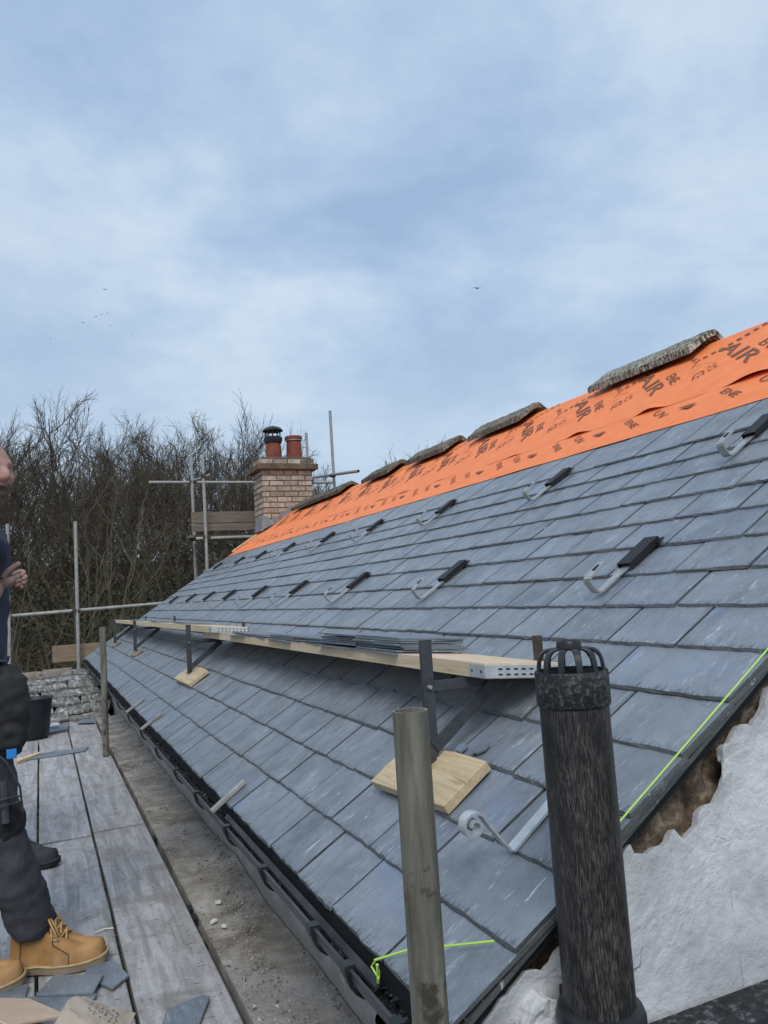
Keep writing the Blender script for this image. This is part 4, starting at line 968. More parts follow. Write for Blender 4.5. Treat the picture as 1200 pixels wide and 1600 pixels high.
lay('timber_offcut', [(-.17, 6.55), (-.02, 6.78), (-.02, 6.86), (-.19, 6.66)], .005, .02, M['new_wood'], 'small pale timber offcut behind the leg of the man', 'timber')
lay('slate_offcut', [(.10, 2.66), (.175, 2.54), (.225, 2.60), (.195, 2.72), (.12, 2.76)], .005, .008, M['slate_loose'], 'dark slate piece under the toe of the tan boot', 'slate')
lay('slate_offcut', [(-.03, 2.60), (.12, 2.52), (.155, 2.62), (.02, 2.70)], .016, .008, M['slate_loose'], 'pale blue slate piece below the tan boot with a chalk scrape', 'slate')
lay('slate_offcut', [(-.09, 2.52), (.10, 2.44), (.13, 2.53), (-.06, 2.62)], .006, .009, M['slate_loose'], 'broad slate piece between the two bits of card', 'slate')
lay('slate_offcut', [(-.26, 2.58), (-.06, 2.62), (-.05, 2.70), (-.26, 2.72)], .006, .010, M['slate_loose'], 'slate at the left edge under the second tan boot', 'slate')
lay('slate_offcut', [(.262, 2.22), (.36, 2.20), (.418, 2.34), (.40, 2.36), (.30, 2.335)], .005, .008, M['slate_loose'], 'dark slate lying flat on the board at the bottom edge', 'slate')
# cardboard and paper sack
r0 = thing('cardboard_flap', (-.09, 2.36, DECK), 'torn tan cardboard box flap at the lower left corner', 'cardboard')
b = MB(); mw = Matrix.Translation((-.075, 2.40, DECK+.085)) @ Matrix.Rotation(R(18), 4, 'Y') @ Matrix.Rotation(R(-10), 4, 'X') @ Matrix.Rotation(R(35), 4, 'Z')
b.prism([(-.12, -.14), (.065, -.12), (.075, .05), (.0, .085), (-.12, .06)], mw, 0, .005); part('flap', b, M['carton'], r0)
b = MB(); mw2 = Matrix.Translation((-.09, 2.38, DECK+.02)) @ Matrix.Rotation(R(30), 4, 'Z'); b.box((-.12, -.13, -.015), (.04, .06, .045), mw2); part('box_body', b, M['carton_in'], r0, bevel=.004)
r0 = thing('paper_sack', (.09, 2.33, DECK), 'crumpled brown paper sack with printed marks between the slates', 'paper sack')
b = MB(); nx, ny = 16, 12; mw = Matrix.Translation((.095, 2.33, DECK)) @ Matrix.Rotation(R(-18), 4, 'Z')
for i in range(nx+1):
    for j in range(ny+1):
        u = i/nx*2-1; v = j/ny*2-1; ridge = max(0, 1-abs(u+.35)/(.65 if u+.35 < 0 else 1.35))
        z = .004 + .105*ridge**.9*(1-.45*max(0, v))*(1 if abs(v) < .99 else .25) + .008*nz(u*4, v*4, 5)
        if abs(u) > .99: z = .003
        b.v.append(mw @ Vector((u*.105, v*.085, z)))
for i in range(nx):
    for j in range(ny): a = i*(ny+1)+j; b.f.append([a, a+ny+1, a+ny+2, a+1]); b.tone.append(0); b.mi.append(0)
sack = part('sack', b, M['paper'], r0, smooth=25)
b = MB(); rg = random.Random(2)
def sack_z(u, v):
    ridge = max(0, 1-abs(u+.35)/(.65 if u+.35 < 0 else 1.35)); return .004 + .105*ridge**.9*(1-.45*max(0, v)) + .008*nz(u*4, v*4, 5)
for row in range(4):
    for c in range(6):
        u0 = .05 + .12*c + .02*row; v0 = .35 - .22*row
        for q in range(3):
            u1 = u0 + rg.uniform(-.03, .03); v1 = v0 + rg.uniform(-.06, .06); du, dv_ = rg.choice(((.05, .012), (.014, .08), (.04, .03)))
            b.add([mw @ Vector((uu*.105, vv*.085, sack_z(uu, vv)+.002)) for uu, vv in ((u1, v1), (u1+du, v1), (u1+du, v1+dv_), (u1, v1+dv_))], [(0, 1, 2, 3)])
part('printed_marks', b, M['paper_ink'], r0)

# bucket
bx, by = -.07, 7.75
r0 = thing('bucket', (bx, by, DECK), 'black builder bucket on the far boards behind the man', 'bucket')
b = MB(); b.lathe([(0, .004), (.120, .004), (.125, .012), (.158, .335), (.168, .337), (.170, .350), (.160, .355), (.152, .345), (.118, .02), (0, .018)], (bx, by, DECK+.004), 32); part('body', b, M['bucket'], r0, smooth=35)
b = MB(); b.tube([(bx + .166*math.cos(a), by - .05*math.sin(a), DECK + .34 + .075*math.sin(a)) for a in [math.pi*i/14 for i in range(15)]], .004, 6); part('handle', b, M['steel_black'], r0)
b = MB(); b.prism([(.0, 0), (.09, .01), (.08, .06), (.02, .07)], Matrix.Translation((.06, 8.05, DECK+.03)) @ Matrix.Rotation(.4, 4, 'X'), 0, .02); single('white_wrapper', b, M['white_wrap'], 'scrap of white wrapping just right of the black bucket', 'wrapper')

# ------------------------------------------------------------------ old stone-slated outbuilding
ob = thing('outbuilding', (-.4, 10.0, GROUND), 'low outbuilding with a rough old stone slate roof beyond the walkway end', 'outbuilding')
OY0, OZ0, OY1, OZ1 = 8.75, -1.34, 10.75, -.80
b = MB(); b.add([(x, y, z) for x in (-2.4, .69) for y, z in ((OY0+.1, GROUND), (OY0+.1, OZ0-.05), (OY1, OZ1-.06), (2*OY1-OY0-.1, OZ0-.05), (2*OY1-OY0-.1, GROUND))], [(0,1,2,3,4), (9,8,7,6,5), (0,5,6,1), (1,6,7,2), (2,7,8,3), (3,8,9,4)]); part('wall', b, M['stone'], ob)
oroof_b = MB(); oroof_b.add([(x, y, z) for x in (-2.4, .69) for y, z in ((OY0, OZ0-.03), (OY1, OZ1-.03), (OY1, OZ1-.05), (OY0, OZ0-.05))], [(0,1,2,3), (7,6,5,4), (0,4,5,1), (1,5,6,2), (2,6,7,3), (3,7,4,0)]); oroof = part('roof', oroof_b, M['felt'], ob)
oa = math.atan2(OZ1-OZ0, OY1-OY0); ol = math.hypot(OZ1-OZ0, OY1-OY0)
OV = []
for sd in range(8):
    rr = random.Random(300+sd); q = MB()
    poly = [(-.5, rr.uniform(-.02, .02)), (-.2, rr.uniform(-.05, .03)), (.15, rr.uniform(-.05, .03)), (.5, rr.uniform(-.02, .02)), (.5, .30), (-.5, .30)]
    q.prism(poly, Matrix.Identity(4), -.022, 0); OV.append(q.mesh('stone_slate', (0, 0, 0), False, [M['old_slate']]))
rr = random.Random(44); t = 0; row = 0
while t < ol - .05:
    x = -2.38 + rr.uniform(0, .2)
    gg = rr.uniform(.20, .27)
    while x < .66:
        w = rr.uniform(.22, .52); w = min(w, .70-x)
        if w > .06:
            mw = Matrix.Translation((x+w/2, OY0 + math.cos(oa)*t, OZ0 + math.sin(oa)*t + .03 + rr.uniform(0, .012))) @ Matrix.Rotation(oa - .09 + rr.uniform(-.06, .05), 4, 'X') @ Matrix.Rotation(rr.uniform(-.13, .13), 4, 'Z') @ Matrix.Rotation(rr.uniform(-.05, .05), 4, 'Y') @ Matrix.Diagonal((w*.985, 1, rr.uniform(.8, 1.5), 1))
            put('stone_slate', rr.choice(OV), oroof, mw)
        x += w
    t += gg; row += 1
for k, (xa, xb) in enumerate(((-1.25, -.83), (-.80, -.40), (-.36, -.02), (.02, .35))):
    b = MB(); vs = []; K = 10; zc = OZ1 - .03
    for x in (xa, xb):
        for r_ in (.10, .082):
            for i in range(K+1): a = math.pi*i/K; vs.append((x, OY1 - .03 - r_*math.cos(a), zc + r_*math.sin(a)))
    n_ = K+1; fs = []
    for i in range(K): fs += [(i, i+1, 2*n_+i+1, 2*n_+i), (n_+i, 3*n_+i, 3*n_+i+1, n_+i+1), (i, n_+i, n_+i+1, i+1), (2*n_+i, 2*n_+i+1, 3*n_+i+1, 3*n_+i)]
    fs += [(0, 2*n_, 3*n_, n_), (K, n_+K, 3*n_+K, 2*n_+K)]
    b.add(vs, fs); b.v = [v + Vector((0, .03*math.sin(k*2), .01*math.sin(k*5))) for v in b.v]
    part('half_round_ridge_tile', b, M['half_ridge'], ob, smooth=40)

# ------------------------------------------------------------------ people
def skin_obj(name, joints, edges, m, parent, sub=2, kind=None):
    """joints: {key: (pos, rx, ry)}; first key is the root"""
    if parent is not None and parent.name == 'person':
        def shf(k, j):
            t = 0 if k in ('wra', 'ela') or len(k) < 3 else max(0, min(1, (j[0][2]-DECK-.80)/.25)); return ((j[0][0]+MX*t, j[0][1], j[0][2]),) + tuple(j[1:])
        joints = {k: shf(k, j) for k, j in joints.items()}
    keys = list(joints); idx = {k: i for i, k in enumerate(keys)}
    off = origin(parent); me = bpy.data.meshes.new(name)
    me.from_pydata([tuple(Vector(joints[k][0])-off) for k in keys], [(idx[a], idx[b_]) for a, b_ in edges], [])
    ob_ = bpy.data.objects.new(name, me); C.objects.link(ob_)
    sk = ob_.modifiers.new('skin', 'SKIN'); sk.use_smooth_shade = True
    if not me.skin_vertices: me.skin_vertices.new()
    for i, k in enumerate(keys):
        v = me.skin_vertices[0].data[i]; v.radius = (joints[k][1], joints[k][2] if len(joints[k]) > 2 else joints[k][1]); v.use_root = (i == 0)
    ss = ob_.modifiers.new('sub', 'SUBSURF'); ss.levels = sub; ss.render_levels = sub
    bpy.context.view_layer.update()
    dg = bpy.context.evaluated_depsgraph_get(); res = bpy.data.meshes.new_from_object(ob_.evaluated_get(dg))
    C.objects.unlink(ob_); bpy.data.objects.remove(ob_)
    res.name = name; res.materials.clear(); res.materials.append(m)
    res.polygons.foreach_set('use_smooth', [True]*len(res.polygons))
    o = bpy.data.objects.new(name, res); C.objects.link(o); o.parent = parent
    return o
def wrinkle(o, amp, sc):
    for v in o.data.vertices:
        p = v.co; v.co = p + v.normal*(amp*nz(p.x*sc, p.y*sc, p.z*sc*2.2) + amp*.5*nz(p.x*sc*2.3+5, p.y*sc*2.3, p.z*sc*4))
def boot(parent, ankle, toe, m_up, m_sole, m_welt, m_lace, laces=True, shaft=.15):
    """ankle: ground point under the ankle, toe: ground point of the toe tip"""
    a = Vector((ankle[0], ankle[1], 0)); t = Vector((toe[0], toe[1], 0)); d = (t-a).normalized(); r = Vector((d.y, -d.x, 0)); L_ = (t-a).length + .075
    heel = a - d*.075; z0 = ankle[2]
    def P_(u, v, z): return heel + d*(u*L_) + r*v + Vector((0, 0, z0+z))
    def half(u):                         # half width of the foot plan
        return .036 + .012*math.sin(min(1, u/.25)*math.pi/2) * (1 if u < .25 else 1) + (.010*math.sin((u-.25)/.75*math.pi) if u > .25 else 0)
    def plan(scale, n_=28):
        out = []
        for i in range(n_):
            th = 2*math.pi*i/n_; u = .5 - .5*math.copysign(abs(math.cos(th))**.75, math.cos(th)); v = math.copysign(abs(math.sin(th))**.62, math.sin(th))*half(u)
            out.append((.5+(u-.5)*scale, v*scale))
        return out
    b = MB(); pl = plan(1.05); n_ = len(pl)
    zs = [0, .022]
    def lift(u): return .010*max(0, (u-.72)/.28)**2 + (.004 if .32 < u < .45 else 0)
    b.add([P_(u, v, z + lift(u)*(1 if z == 0 else 1)) for z in (0, .020) for u, v in pl], [tuple(range(n_-1, -1, -1)), tuple(range(n_, 2*n_))] + [(i, (i+1) % n_, n_+(i+1) % n_, n_+i) for i in range(n_)])
    b.add([P_(u*.33, v*.98, z) for z in (0.0, .012) for u, v in pl], []) if False else None
    part('boot_sole', b, m_sole, parent, smooth=50)
    b = MB(); pw = plan(1.035); b.tube([P_(u, v, .022 + lift(u)) for u, v in pw], .0042, 6, closed=True); part('boot_welt', b, m_welt, parent, smooth=60)
    # upper: rings of the plan shrinking upwards following the instep
    b = MB(); levels = 11; rings = []
    for k in range(levels+1):
        q = k/levels; ring = []
        for u, v in plan(1.0):
            # height of the upper surface along the foot
            top = .066 if u > .80 else (.066 + (.80-u)/.35*.055 if u > .45 else .121 + (.45-u)*.08)
            if q < .55:
                w = q/.55; puff = math.cos(w*math.pi/2)**.45 if u > .5 else 1-.16*w
                uu = u; vv = v*(1 - (1-puff)*(.9 if u > .5 else 1)); z = .020 + (min(top, .115)-.020)*math.sin(w*math.pi/2)
                if u > .9: uu = u - (1-puff)*.09
                if u < .2: uu = u + .02*w
            else:
                w = (q-.55)/.45; cu = .27 + .02*w; rad = .047
                th = math.atan2(v, (u-.27)*L_*.55); 
                tu = .27 + rad*1.12*math.cos(th)/L_; tv = rad*.95*math.sin(th)
                base_u = u if u < .5 else .5 + (u-.5)*.35
                vv0 = v*(.84 if u <= .5 else 0.35); f = min(1, w*1.6)
                uu = base_u*(1-f) + tu*f; vv = vv0*(1-f) + tv*f; z0_ = .105; z = min(top, .115)*(1-w) + w*shaft if u <= .5 else top*(1-f) + f*(.105 + (shaft-.105)*w)
            ring.append(P_(uu, vv, z + lift(u)))
        rings.append(ring)
    b.v = [p for g_ in rings for p in g_]
    for k in range(levels):
        for i in range(n_): b.f.append([k*n_+i, k*n_+(i+1) % n_, (k+1)*n_+(i+1) % n_, (k+1)*n_+i]); b.tone.append(0); b.mi.append(0)
    up_ = part('boot_upper', b, m_up, parent, smooth=75)
    sm = up_.modifiers.new('sub', 'SUBSURF'); sm.levels = 1; sm.render_levels = 1
    b = MB(); ns_ = len(rings[0])
    def near_u(u0, sg): return min(range(ns_), key=lambda i: abs(plan(1.0)[i][0]-u0) + (9 if plan(1.0)[i][1]*sg < 0 else 0))
    cen = P_(.4, 0, .06)
    for sg in (1, -1):
        for u0, k0, k1, du in ((.60, 0, 5, -.04), (.13, 0, 9, .02), (.40, 7, 7, 0)):
            pts = []
            for k in range(k0, k1+1):
                i = near_u(u0 + du*k/5, sg); p = rings[k][i]; o_ = (p-cen); o_.z *= .3; pts.append(p + o_.normalized()*.0006)
            if len(pts) > 1: b.tube(pts, .0013, 5)
    part('boot_seams', b, M['pouch'] if laces else M['felt'], parent, smooth=60)
    if laces:
        b = MB(); pts = []
        for q in range(5):
            u = .60 - .055*q; z = .098 + .018*q + .006
            b.tube([P_(u+.02, .030, z-.012), P_(u, .006, z+.004), P_(u-.02, -.024, z+.004), P_(u-.03, -.034, z-.008)], .0028, 6)
            b.tube([P_(u-.03, .030, z-.004), P_(u-.01, .004, z+.006), P_(u+.02, -.028, z-.010)], .0028, 6)
        for sg, w in ((1, 1.0), (-1, .8), (1, .55)):
            b.tube([P_(.40, .0, .158), P_(.44, sg*.03*w+.012, .168), P_(.52, sg*.045*w+.014, .135), P_(.56, sg*.042*w+.010, .098), P_(.50, sg*.03*w+.02, .10), P_(.42, sg*.01, .15)], .0028, 6)
        part('boot_laces', b, m_lace, parent, smooth=60)
        b = MB(); b.prism([(-.018, 0), (.018, 0), (.020, .055), (-.020, .055)], Matrix.Translation(P_(.565, 0, .100)) @ Matrix(((r.x, -d.x, 0, 0), (r.y, -d.y, 0, 0), (0, 0, 1, 0), (0, 0, 0, 1))) @ Matrix.Rotation(R(48), 4, 'X'), 0, .005)
        part('boot_tongue', b, m_up, parent, bevel=.002)
        b = MB()
        for q in range(5):
            u = .60 - .055*q; z = .094 + .018*q
            for v in (.037, -.037): b.tube([P_(u, v*.98, z-.008), P_(u, v*1.06, z-.006)], .003, 6)
        part('boot_eyelets', b, M['steel_black'], parent)
    return up_
def build_person(root, J, cloth=True, hand=True):
    pass

# man in front: stands at the left edge, turned to the roof
pz = DECK
MX = .020
man = thing('person', (-.22, 2.80, DECK), 'bald bearded man in blue jumper, dark work trousers and tan boots pointing at the roof', 'person')
hip = Vector((-.245, 2.82, pz+.90)); kn = Vector((-.142, 2.745, pz+.50)); ak = Vector((-.028, 2.815, pz+.115))
kn2 = Vector((-.30, 2.74, pz+.49)); ak2 = Vector((-.29, 2.76, pz+.115))
body = {'pel': ((-.25, 2.84, pz+.90), .13, .10), 'wai': ((-.25, 2.84, pz+1.08), .13, .10), 'che': ((-.245, 2.83, pz+1.28), .15, .11), 'nek': ((-.225, 2.80, pz+1.45), .06, .06),
        'hd0': ((-.20, 2.77, pz+1.53), .060, .062),
        'hpa': ((-.20, 2.80, pz+.86), .095), 'kna': (tuple(kn), .06), 'aka': (tuple(ak), .042), 'hpb': ((-.31, 2.84, pz+.86), .095), 'knb': (tuple(kn2), .06), 'akb': (tuple(ak2), .042),
        'sha': ((-.225, 2.64, pz+1.38), .065), 'ela': ((-.195, 2.60, pz+1.12), .045), 'wra': ((-.115, 2.70, pz+1.215), .030),
        'shb': ((-.265, 3.02, pz+1.38), .065), 'elb': ((-.29, 3.08, pz+1.10), .045), 'wrb': ((-.26, 3.02, pz+.86), .030)}
bed = [('pel', 'wai'), ('wai', 'che'), ('che', 'nek'), ('nek', 'hd0'), ('pel', 'hpa'), ('hpa', 'kna'), ('kna', 'aka'), ('pel', 'hpb'), ('hpb', 'knb'), ('knb', 'akb'), ('che', 'sha'), ('sha', 'ela'), ('ela', 'wra'), ('che', 'shb'), ('shb', 'elb'), ('elb', 'wrb')]
bo = skin_obj('body', body, bed, M['skin'], man)
# face features, turned towards the viewer and the roof
hc = Vector((-.185+.028, 2.75, pz+1.565)); fd = Vector((.62, -.78, -.05)).normalized(); fr = Vector((0, 0, 1)).cross(fd).normalized()*-1
fr = fd.cross(Vector((0, 0, 1))).normalized()
def HP(a, b_, c): return hc + fr*a + fd*b_ + Vector((0, 0, c))
def gs(x, m, w): return math.exp(-((x-m)/w)**2)
def head_pt(a, f, c):
    n_ = Vector((a, f, c)); sx, sy, sz = .077, .097, .118
    j = max(0, -c); sx *= 1 - .22*j*j; sy *= 1 - .10*j
    if f < 0: sy *= 1.02
    p = Vector((a*sx, f*sy, c*sz)); o = 0
    if f > 0:
        o += .030*gs(a, 0, .15)*(gs(c, -.10, .16) + .45*gs(c, .08, .14))*f
        o += .009*gs(abs(a), .22, .12)*gs(c, -.16, .09)*f
        o -= .015*gs(abs(a), .42, .17)*gs(c, .10, .11)
        o += .009*gs(abs(a), .36, .30)*gs(c, .27, .10)
        o += .008*gs(abs(a), .58, .18)*gs(c, -.10, .16)
        o -= .006*gs(a, 0, .28)*gs(c, -.44, .04); o += .005*gs(a, 0, .25)*gs(c, -.52, .06); o += .012*gs(a, 0, .3)*gs(c, -.80, .14)
    bd = 1 if (c < -.27 - .10*gs(a, 0, .2)*0 and f > -.15 and (abs(a) > .18 or c < -.30)) and c > -.97 else 0
    o += bd*(.006 + .004*nz(a*30, c*30, f*9))
    return p + n_*o, bd
b = MB(); NU, NV = 72, 60
for i in range(NV+1):
    ph = math.pi*i/NV
    for k in range(NU):
        t = 2*math.pi*k/NU; q, bd = head_pt(math.sin(ph)*math.cos(t), math.sin(ph)*math.sin(t), math.cos(ph)); b.v.append(HP(*q))
for i in range(NV):
    for k in range(NU):
        ph = math.pi*(i+.5)/NV; t = 2*math.pi*(k+.5)/NU
        b.f.append([i*NU+k, i*NU+(k+1) % NU, (i+1)*NU+(k+1) % NU, (i+1)*NU+k]); b.tone.append(0); b.mi.append(head_pt(math.sin(ph)*math.cos(t), math.sin(ph)*math.sin(t), math.cos(ph))[1])
part('head', b, [M['skin'], M['beard']], man, smooth=180)
for sg in (-1, 1):
    q, _ = head_pt(sg*.40, .90, .10); c_ = HP(*(q*.985))
    b = MB(); b.lathe([(0, -.010), (.008, -.006), (.010, 0), (.008, .006), (0, .010)], c_, 12); part('eye', b, M['eye'], man, smooth=60)
    skin_obj('ear', {'a': (HP(sg*.076, -.012, .020), .010, .018), 'b': (HP(sg*.074, -.004, -.016), .008, .012)}, [('a', 'b')], M['skin'], man, 2)
jm = {'wai': ((-.25, 2.84, pz+1.06), .165, .135), 'che': ((-.245, 2.83, pz+1.27), .17, .13), 'nek': ((-.228, 2.805, pz+1.415), .075, .075),
      'hem': ((-.25, 2.84, pz+.985), .17, .14), 'sha': ((-.225, 2.64, pz+1.365), .082), 'ela': ((-.19, 2.60, pz+1.12), .066), 'wra': ((-.128, 2.685, pz+1.195), .044),
      'shb': ((-.265, 3.02, pz+1.365), .082), 'elb': ((-.29, 3.08, pz+1.10), .062), 'wrb': ((-.265, 3.03, pz+.90), .044)}
jo = skin_obj('jumper', jm, [('wai', 'che'), ('che', 'nek'), ('wai', 'hem'), ('che', 'sha'), ('sha', 'ela'), ('ela', 'wra'), ('che', 'shb'), ('shb', 'elb'), ('elb', 'wrb')], M['jumper'], man, 3); wrinkle(jo, .013, 13)
tr = {'pel': ((-.25, 2.84, pz+.92), .165, .13), 'top': ((-.25, 2.84, pz+1.0), .16, .13), 'hpa': ((-.215, 2.80, pz+.84), .112), 'tha': ((-.182, 2.765, pz+.68), .092), 'kna': (tuple(kn + Vector((-.005, .0, 0))), .083), 'sha': ((-.085, 2.775, pz+.30), .078), 'cua': ((-.040, 2.81, pz+.15), .070, .075), 'ema': ((-.034, 2.815, pz+.105), .066, .07),
      'hpb': ((-.31, 2.84, pz+.84), .118), 'thb': ((-.31, 2.79, pz+.66), .095), 'knb': (tuple(kn2), .08), 'shb': ((-.30, 2.75, pz+.30), .078), 'cub': ((-.295, 2.76, pz+.14), .07)}
to = skin_obj('trousers', tr, [('pel', 'top'), ('pel', 'hpa'), ('hpa', 'tha'), ('tha', 'kna'), ('kna', 'sha'), ('sha', 'cua'), ('cua', 'ema'), ('pel', 'hpb'), ('hpb', 'thb'), ('thb', 'knb'), ('knb', 'shb'), ('shb', 'cub')], M['trousers'], man, 3); wrinkle(to, .009, 12)
kp = {'a': (kn + Vector((.006, -.004, .055)), .076), 'b': (kn + Vector((.012, -.006, -.0)), .079), 'c': (kn + Vector((.030, .006, -.085)), .077)}
ko = skin_obj('knee_patch', kp, [('a', 'b'), ('b', 'c')], M['knee'], man, 3); wrinkle(ko, .010, 22)
co = skin_obj('trouser_cuff', {'a': ((-.044, 2.806, pz+.185), .074, .078), 'b': ((-.036, 2.815, pz+.115), .073, .077)}, [('a', 'b')], M['knee'], man, 3); wrinkle(co, .012, 18)
po = skin_obj('tool_pouch', {'a': ((-.12, 2.72, pz+.97), .06, .05), 'b': ((-.085, 2.70, pz+.88), .075, .055), 'c': ((-.09, 2.70, pz+.74), .06, .05), 'd': ((-.10, 2.71, pz+.68), .045, .04)}, [('a', 'b'), ('b', 'c'), ('c', 'd')], M['pouch'], man, 3); wrinkle(po, .014, 16)
b = MB(); b.box((-.10, 2.655, pz+.685), (-.072, 2.675, pz+.715), None); part('blue_tape', b, M['blue_tape'], man, bevel=.003)
b = MB(); b.tube([(-.16, 2.66, pz+.74), (-.10, 2.645, pz+.68), (-.065, 2.66, pz+.60), (-.058, 2.68, pz+.52)], .0035, 6); b.tube([(-.17, 2.66, pz+.56), (-.10, 2.645, pz+.575), (-.06, 2.67, pz+.57)], .003, 6); b.tube([(-.17, 2.66, pz+.545), (-.10, 2.643, pz+.555), (-.06, 2.67, pz+.555)], .003, 6); part('cord', b, M['boot_grey'], man)
b = MB(); b.tube([(-.11, 2.67, pz+.62), (-.105, 2.66, pz+.50)], .012, 8); part('tool_handle', b, M['steel_black'], man)
# pointing hand: palm and five fingers in one skin
w0 = Vector((-.112, 2.70, pz+1.213)); hd_ = Vector((.80, -.05, .34)).normalized(); hu = Vector((-.33, -.06, .94)).normalized(); hs = hd_.cross(hu).normalized()
HS = .80
def H(a, b_, c): return w0 + (hd_*a + hu*b_ + hs*c)*HS
hj = {'w': (H(-.05, 0, 0), .021, .018), 'p': (H(.012, -.004, 0), .026, .017), 'm': (H(.040, -.006, .002), .029, .016), 'k': (H(.064, -.008, .004), .026, .014)}
ho = skin_obj('hand', hj, [('w', 'p'), ('p', 'm'), ('m', 'k')], M['hand_skin'], man, 2)
def finger(nm, pts, r_):
    js = {str(i): (H(*p), HS*r_*(1-.07*i)) for i, p in enumerate(pts)}
    return skin_obj(nm, js, [(str(i), str(i+1)) for i in range(len(pts)-1)], M['hand_skin'], man, 2)
finger('thumb', [(.012, .016, .004), (.040, .033, .004), (.068, .041, .002), (.098, .046, .0)], .0135)
finger('index_finger', [(.050, .014, .006), (.083, .016, .012), (.099, .004, .022), (.080, -.004, .030)], .0112)
finger('middle_finger', [(.050, .000, .006), (.086, -.001, .014), (.100, -.013, .024), (.080, -.019, .032)], .0115)
finger('ring_finger', [(.048, -.015, .006), (.080, -.018, .014), (.092, -.029, .023), (.073, -.033, .030)], .0110)
finger('little_finger', [(.044, -.028, .006), (.068, -.033, .012), (.077, -.042, .019), (.062, -.046, .025)], .0098)
boot(man, (-.035, 2.825, pz+.004), (.172, 2.755, pz), M['leather'], M['sole'], M['welt'], M['lace'])
boot(man, (-.285, 2.76, pz+.004), (-.065, 2.735, pz), M['leather'], M['sole'], M['welt'], M['lace'])

# second man, farther back and almost wholly out of view: his boot shows
m2 = thing('person', (-.30, 3.95, DECK), 'second person behind the first with only a scuffed dark grey boot showing', 'person')
b2 = {'pel': ((-.36, 3.98, pz+.92), .13, .10), 'che': ((-.38, 3.98, pz+1.30), .15, .11), 'nek': ((-.38, 3.97, pz+1.5), .055), 'hd0': ((-.37, 3.96, pz+1.58), .07), 'hd1': ((-.37, 3.96, pz+1.68), .085),
      'hpa': ((-.30, 3.93, pz+.86), .095), 'kna': ((-.20, 3.94, pz+.50), .06), 'aka': ((-.14, 3.96, pz+.11), .042), 'hpb': ((-.42, 4.05, pz+.86), .095), 'knb': ((-.45, 4.06, pz+.48), .06), 'akb': ((-.46, 4.10, pz+.11), .042),
      'sha': ((-.36, 3.77, pz+1.40), .06), 'ela': ((-.38, 3.70, pz+1.10), .045), 'wra': ((-.36, 3.74, pz+.86), .03), 'haa': ((-.35, 3.74, pz+.77), .025), 'shb': ((-.40, 4.2, pz+1.40), .06), 'elb': ((-.44, 4.25, pz+1.10), .045), 'wrb': ((-.42, 4.24, pz+.86), .03), 'hab': ((-.41, 4.23, pz+.77), .025)}
skin_obj('body', b2, [('pel', 'che'), ('che', 'nek'), ('nek', 'hd0'), ('hd0', 'hd1'), ('pel', 'hpa'), ('hpa', 'kna'), ('kna', 'aka'), ('pel', 'hpb'), ('hpb', 'knb'), ('knb', 'akb'), ('che', 'sha'), ('sha', 'ela'), ('ela', 'wra'), ('wra', 'haa'), ('che', 'shb'), ('shb', 'elb'), ('elb', 'wrb'), ('wrb', 'hab')], M['skin'], m2)
t2 = skin_obj('trousers', {'pel': ((-.36, 3.98, pz+.95), .15, .12), 'hpa': ((-.30, 3.93, pz+.84), .11), 'kna': ((-.20, 3.94, pz+.50), .082), 'aka': ((-.145, 3.96, pz+.12), .068), 'hpb': ((-.42, 4.05, pz+.84), .11), 'knb': ((-.45, 4.06, pz+.48), .08), 'akb': ((-.46, 4.10, pz+.12), .068)}, [('pel', 'hpa'), ('hpa', 'kna'), ('kna', 'aka'), ('pel', 'hpb'), ('hpb', 'knb'), ('knb', 'akb')], M['trousers'], m2); wrinkle(t2, .01, 13)
j2 = skin_obj('jacket', {'pel': ((-.37, 3.98, pz+1.0), .16, .13), 'che': ((-.38, 3.98, pz+1.28), .17, .13), 'nek': ((-.38, 3.97, pz+1.45), .07), 'sha': ((-.36, 3.77, pz+1.39), .078), 'ela': ((-.38, 3.70, pz+1.10), .062), 'wra': ((-.36, 3.74, pz+.88), .045), 'shb': ((-.40, 4.2, pz+1.39), .078), 'elb': ((-.44, 4.25, pz+1.10), .062), 'wrb': ((-.42, 4.24, pz+.88), .045)}, [('pel', 'che'), ('che', 'nek'), ('che', 'sha'), ('sha', 'ela'), ('ela', 'wra'), ('che', 'shb'), ('shb', 'elb'), ('elb', 'wrb')], M['pouch'], m2)
boot(m2, (-.145, 3.97, pz+.004), (.052, 3.86, pz), M['boot_grey'], M['felt'], M['boot_grey'], M['boot_grey'], laces=False)
boot(m2, (-.46, 4.11, pz+.004), (-.27, 4.05, pz), M['boot_grey'], M['felt'], M['boot_grey'], M['boot_grey'], laces=False)

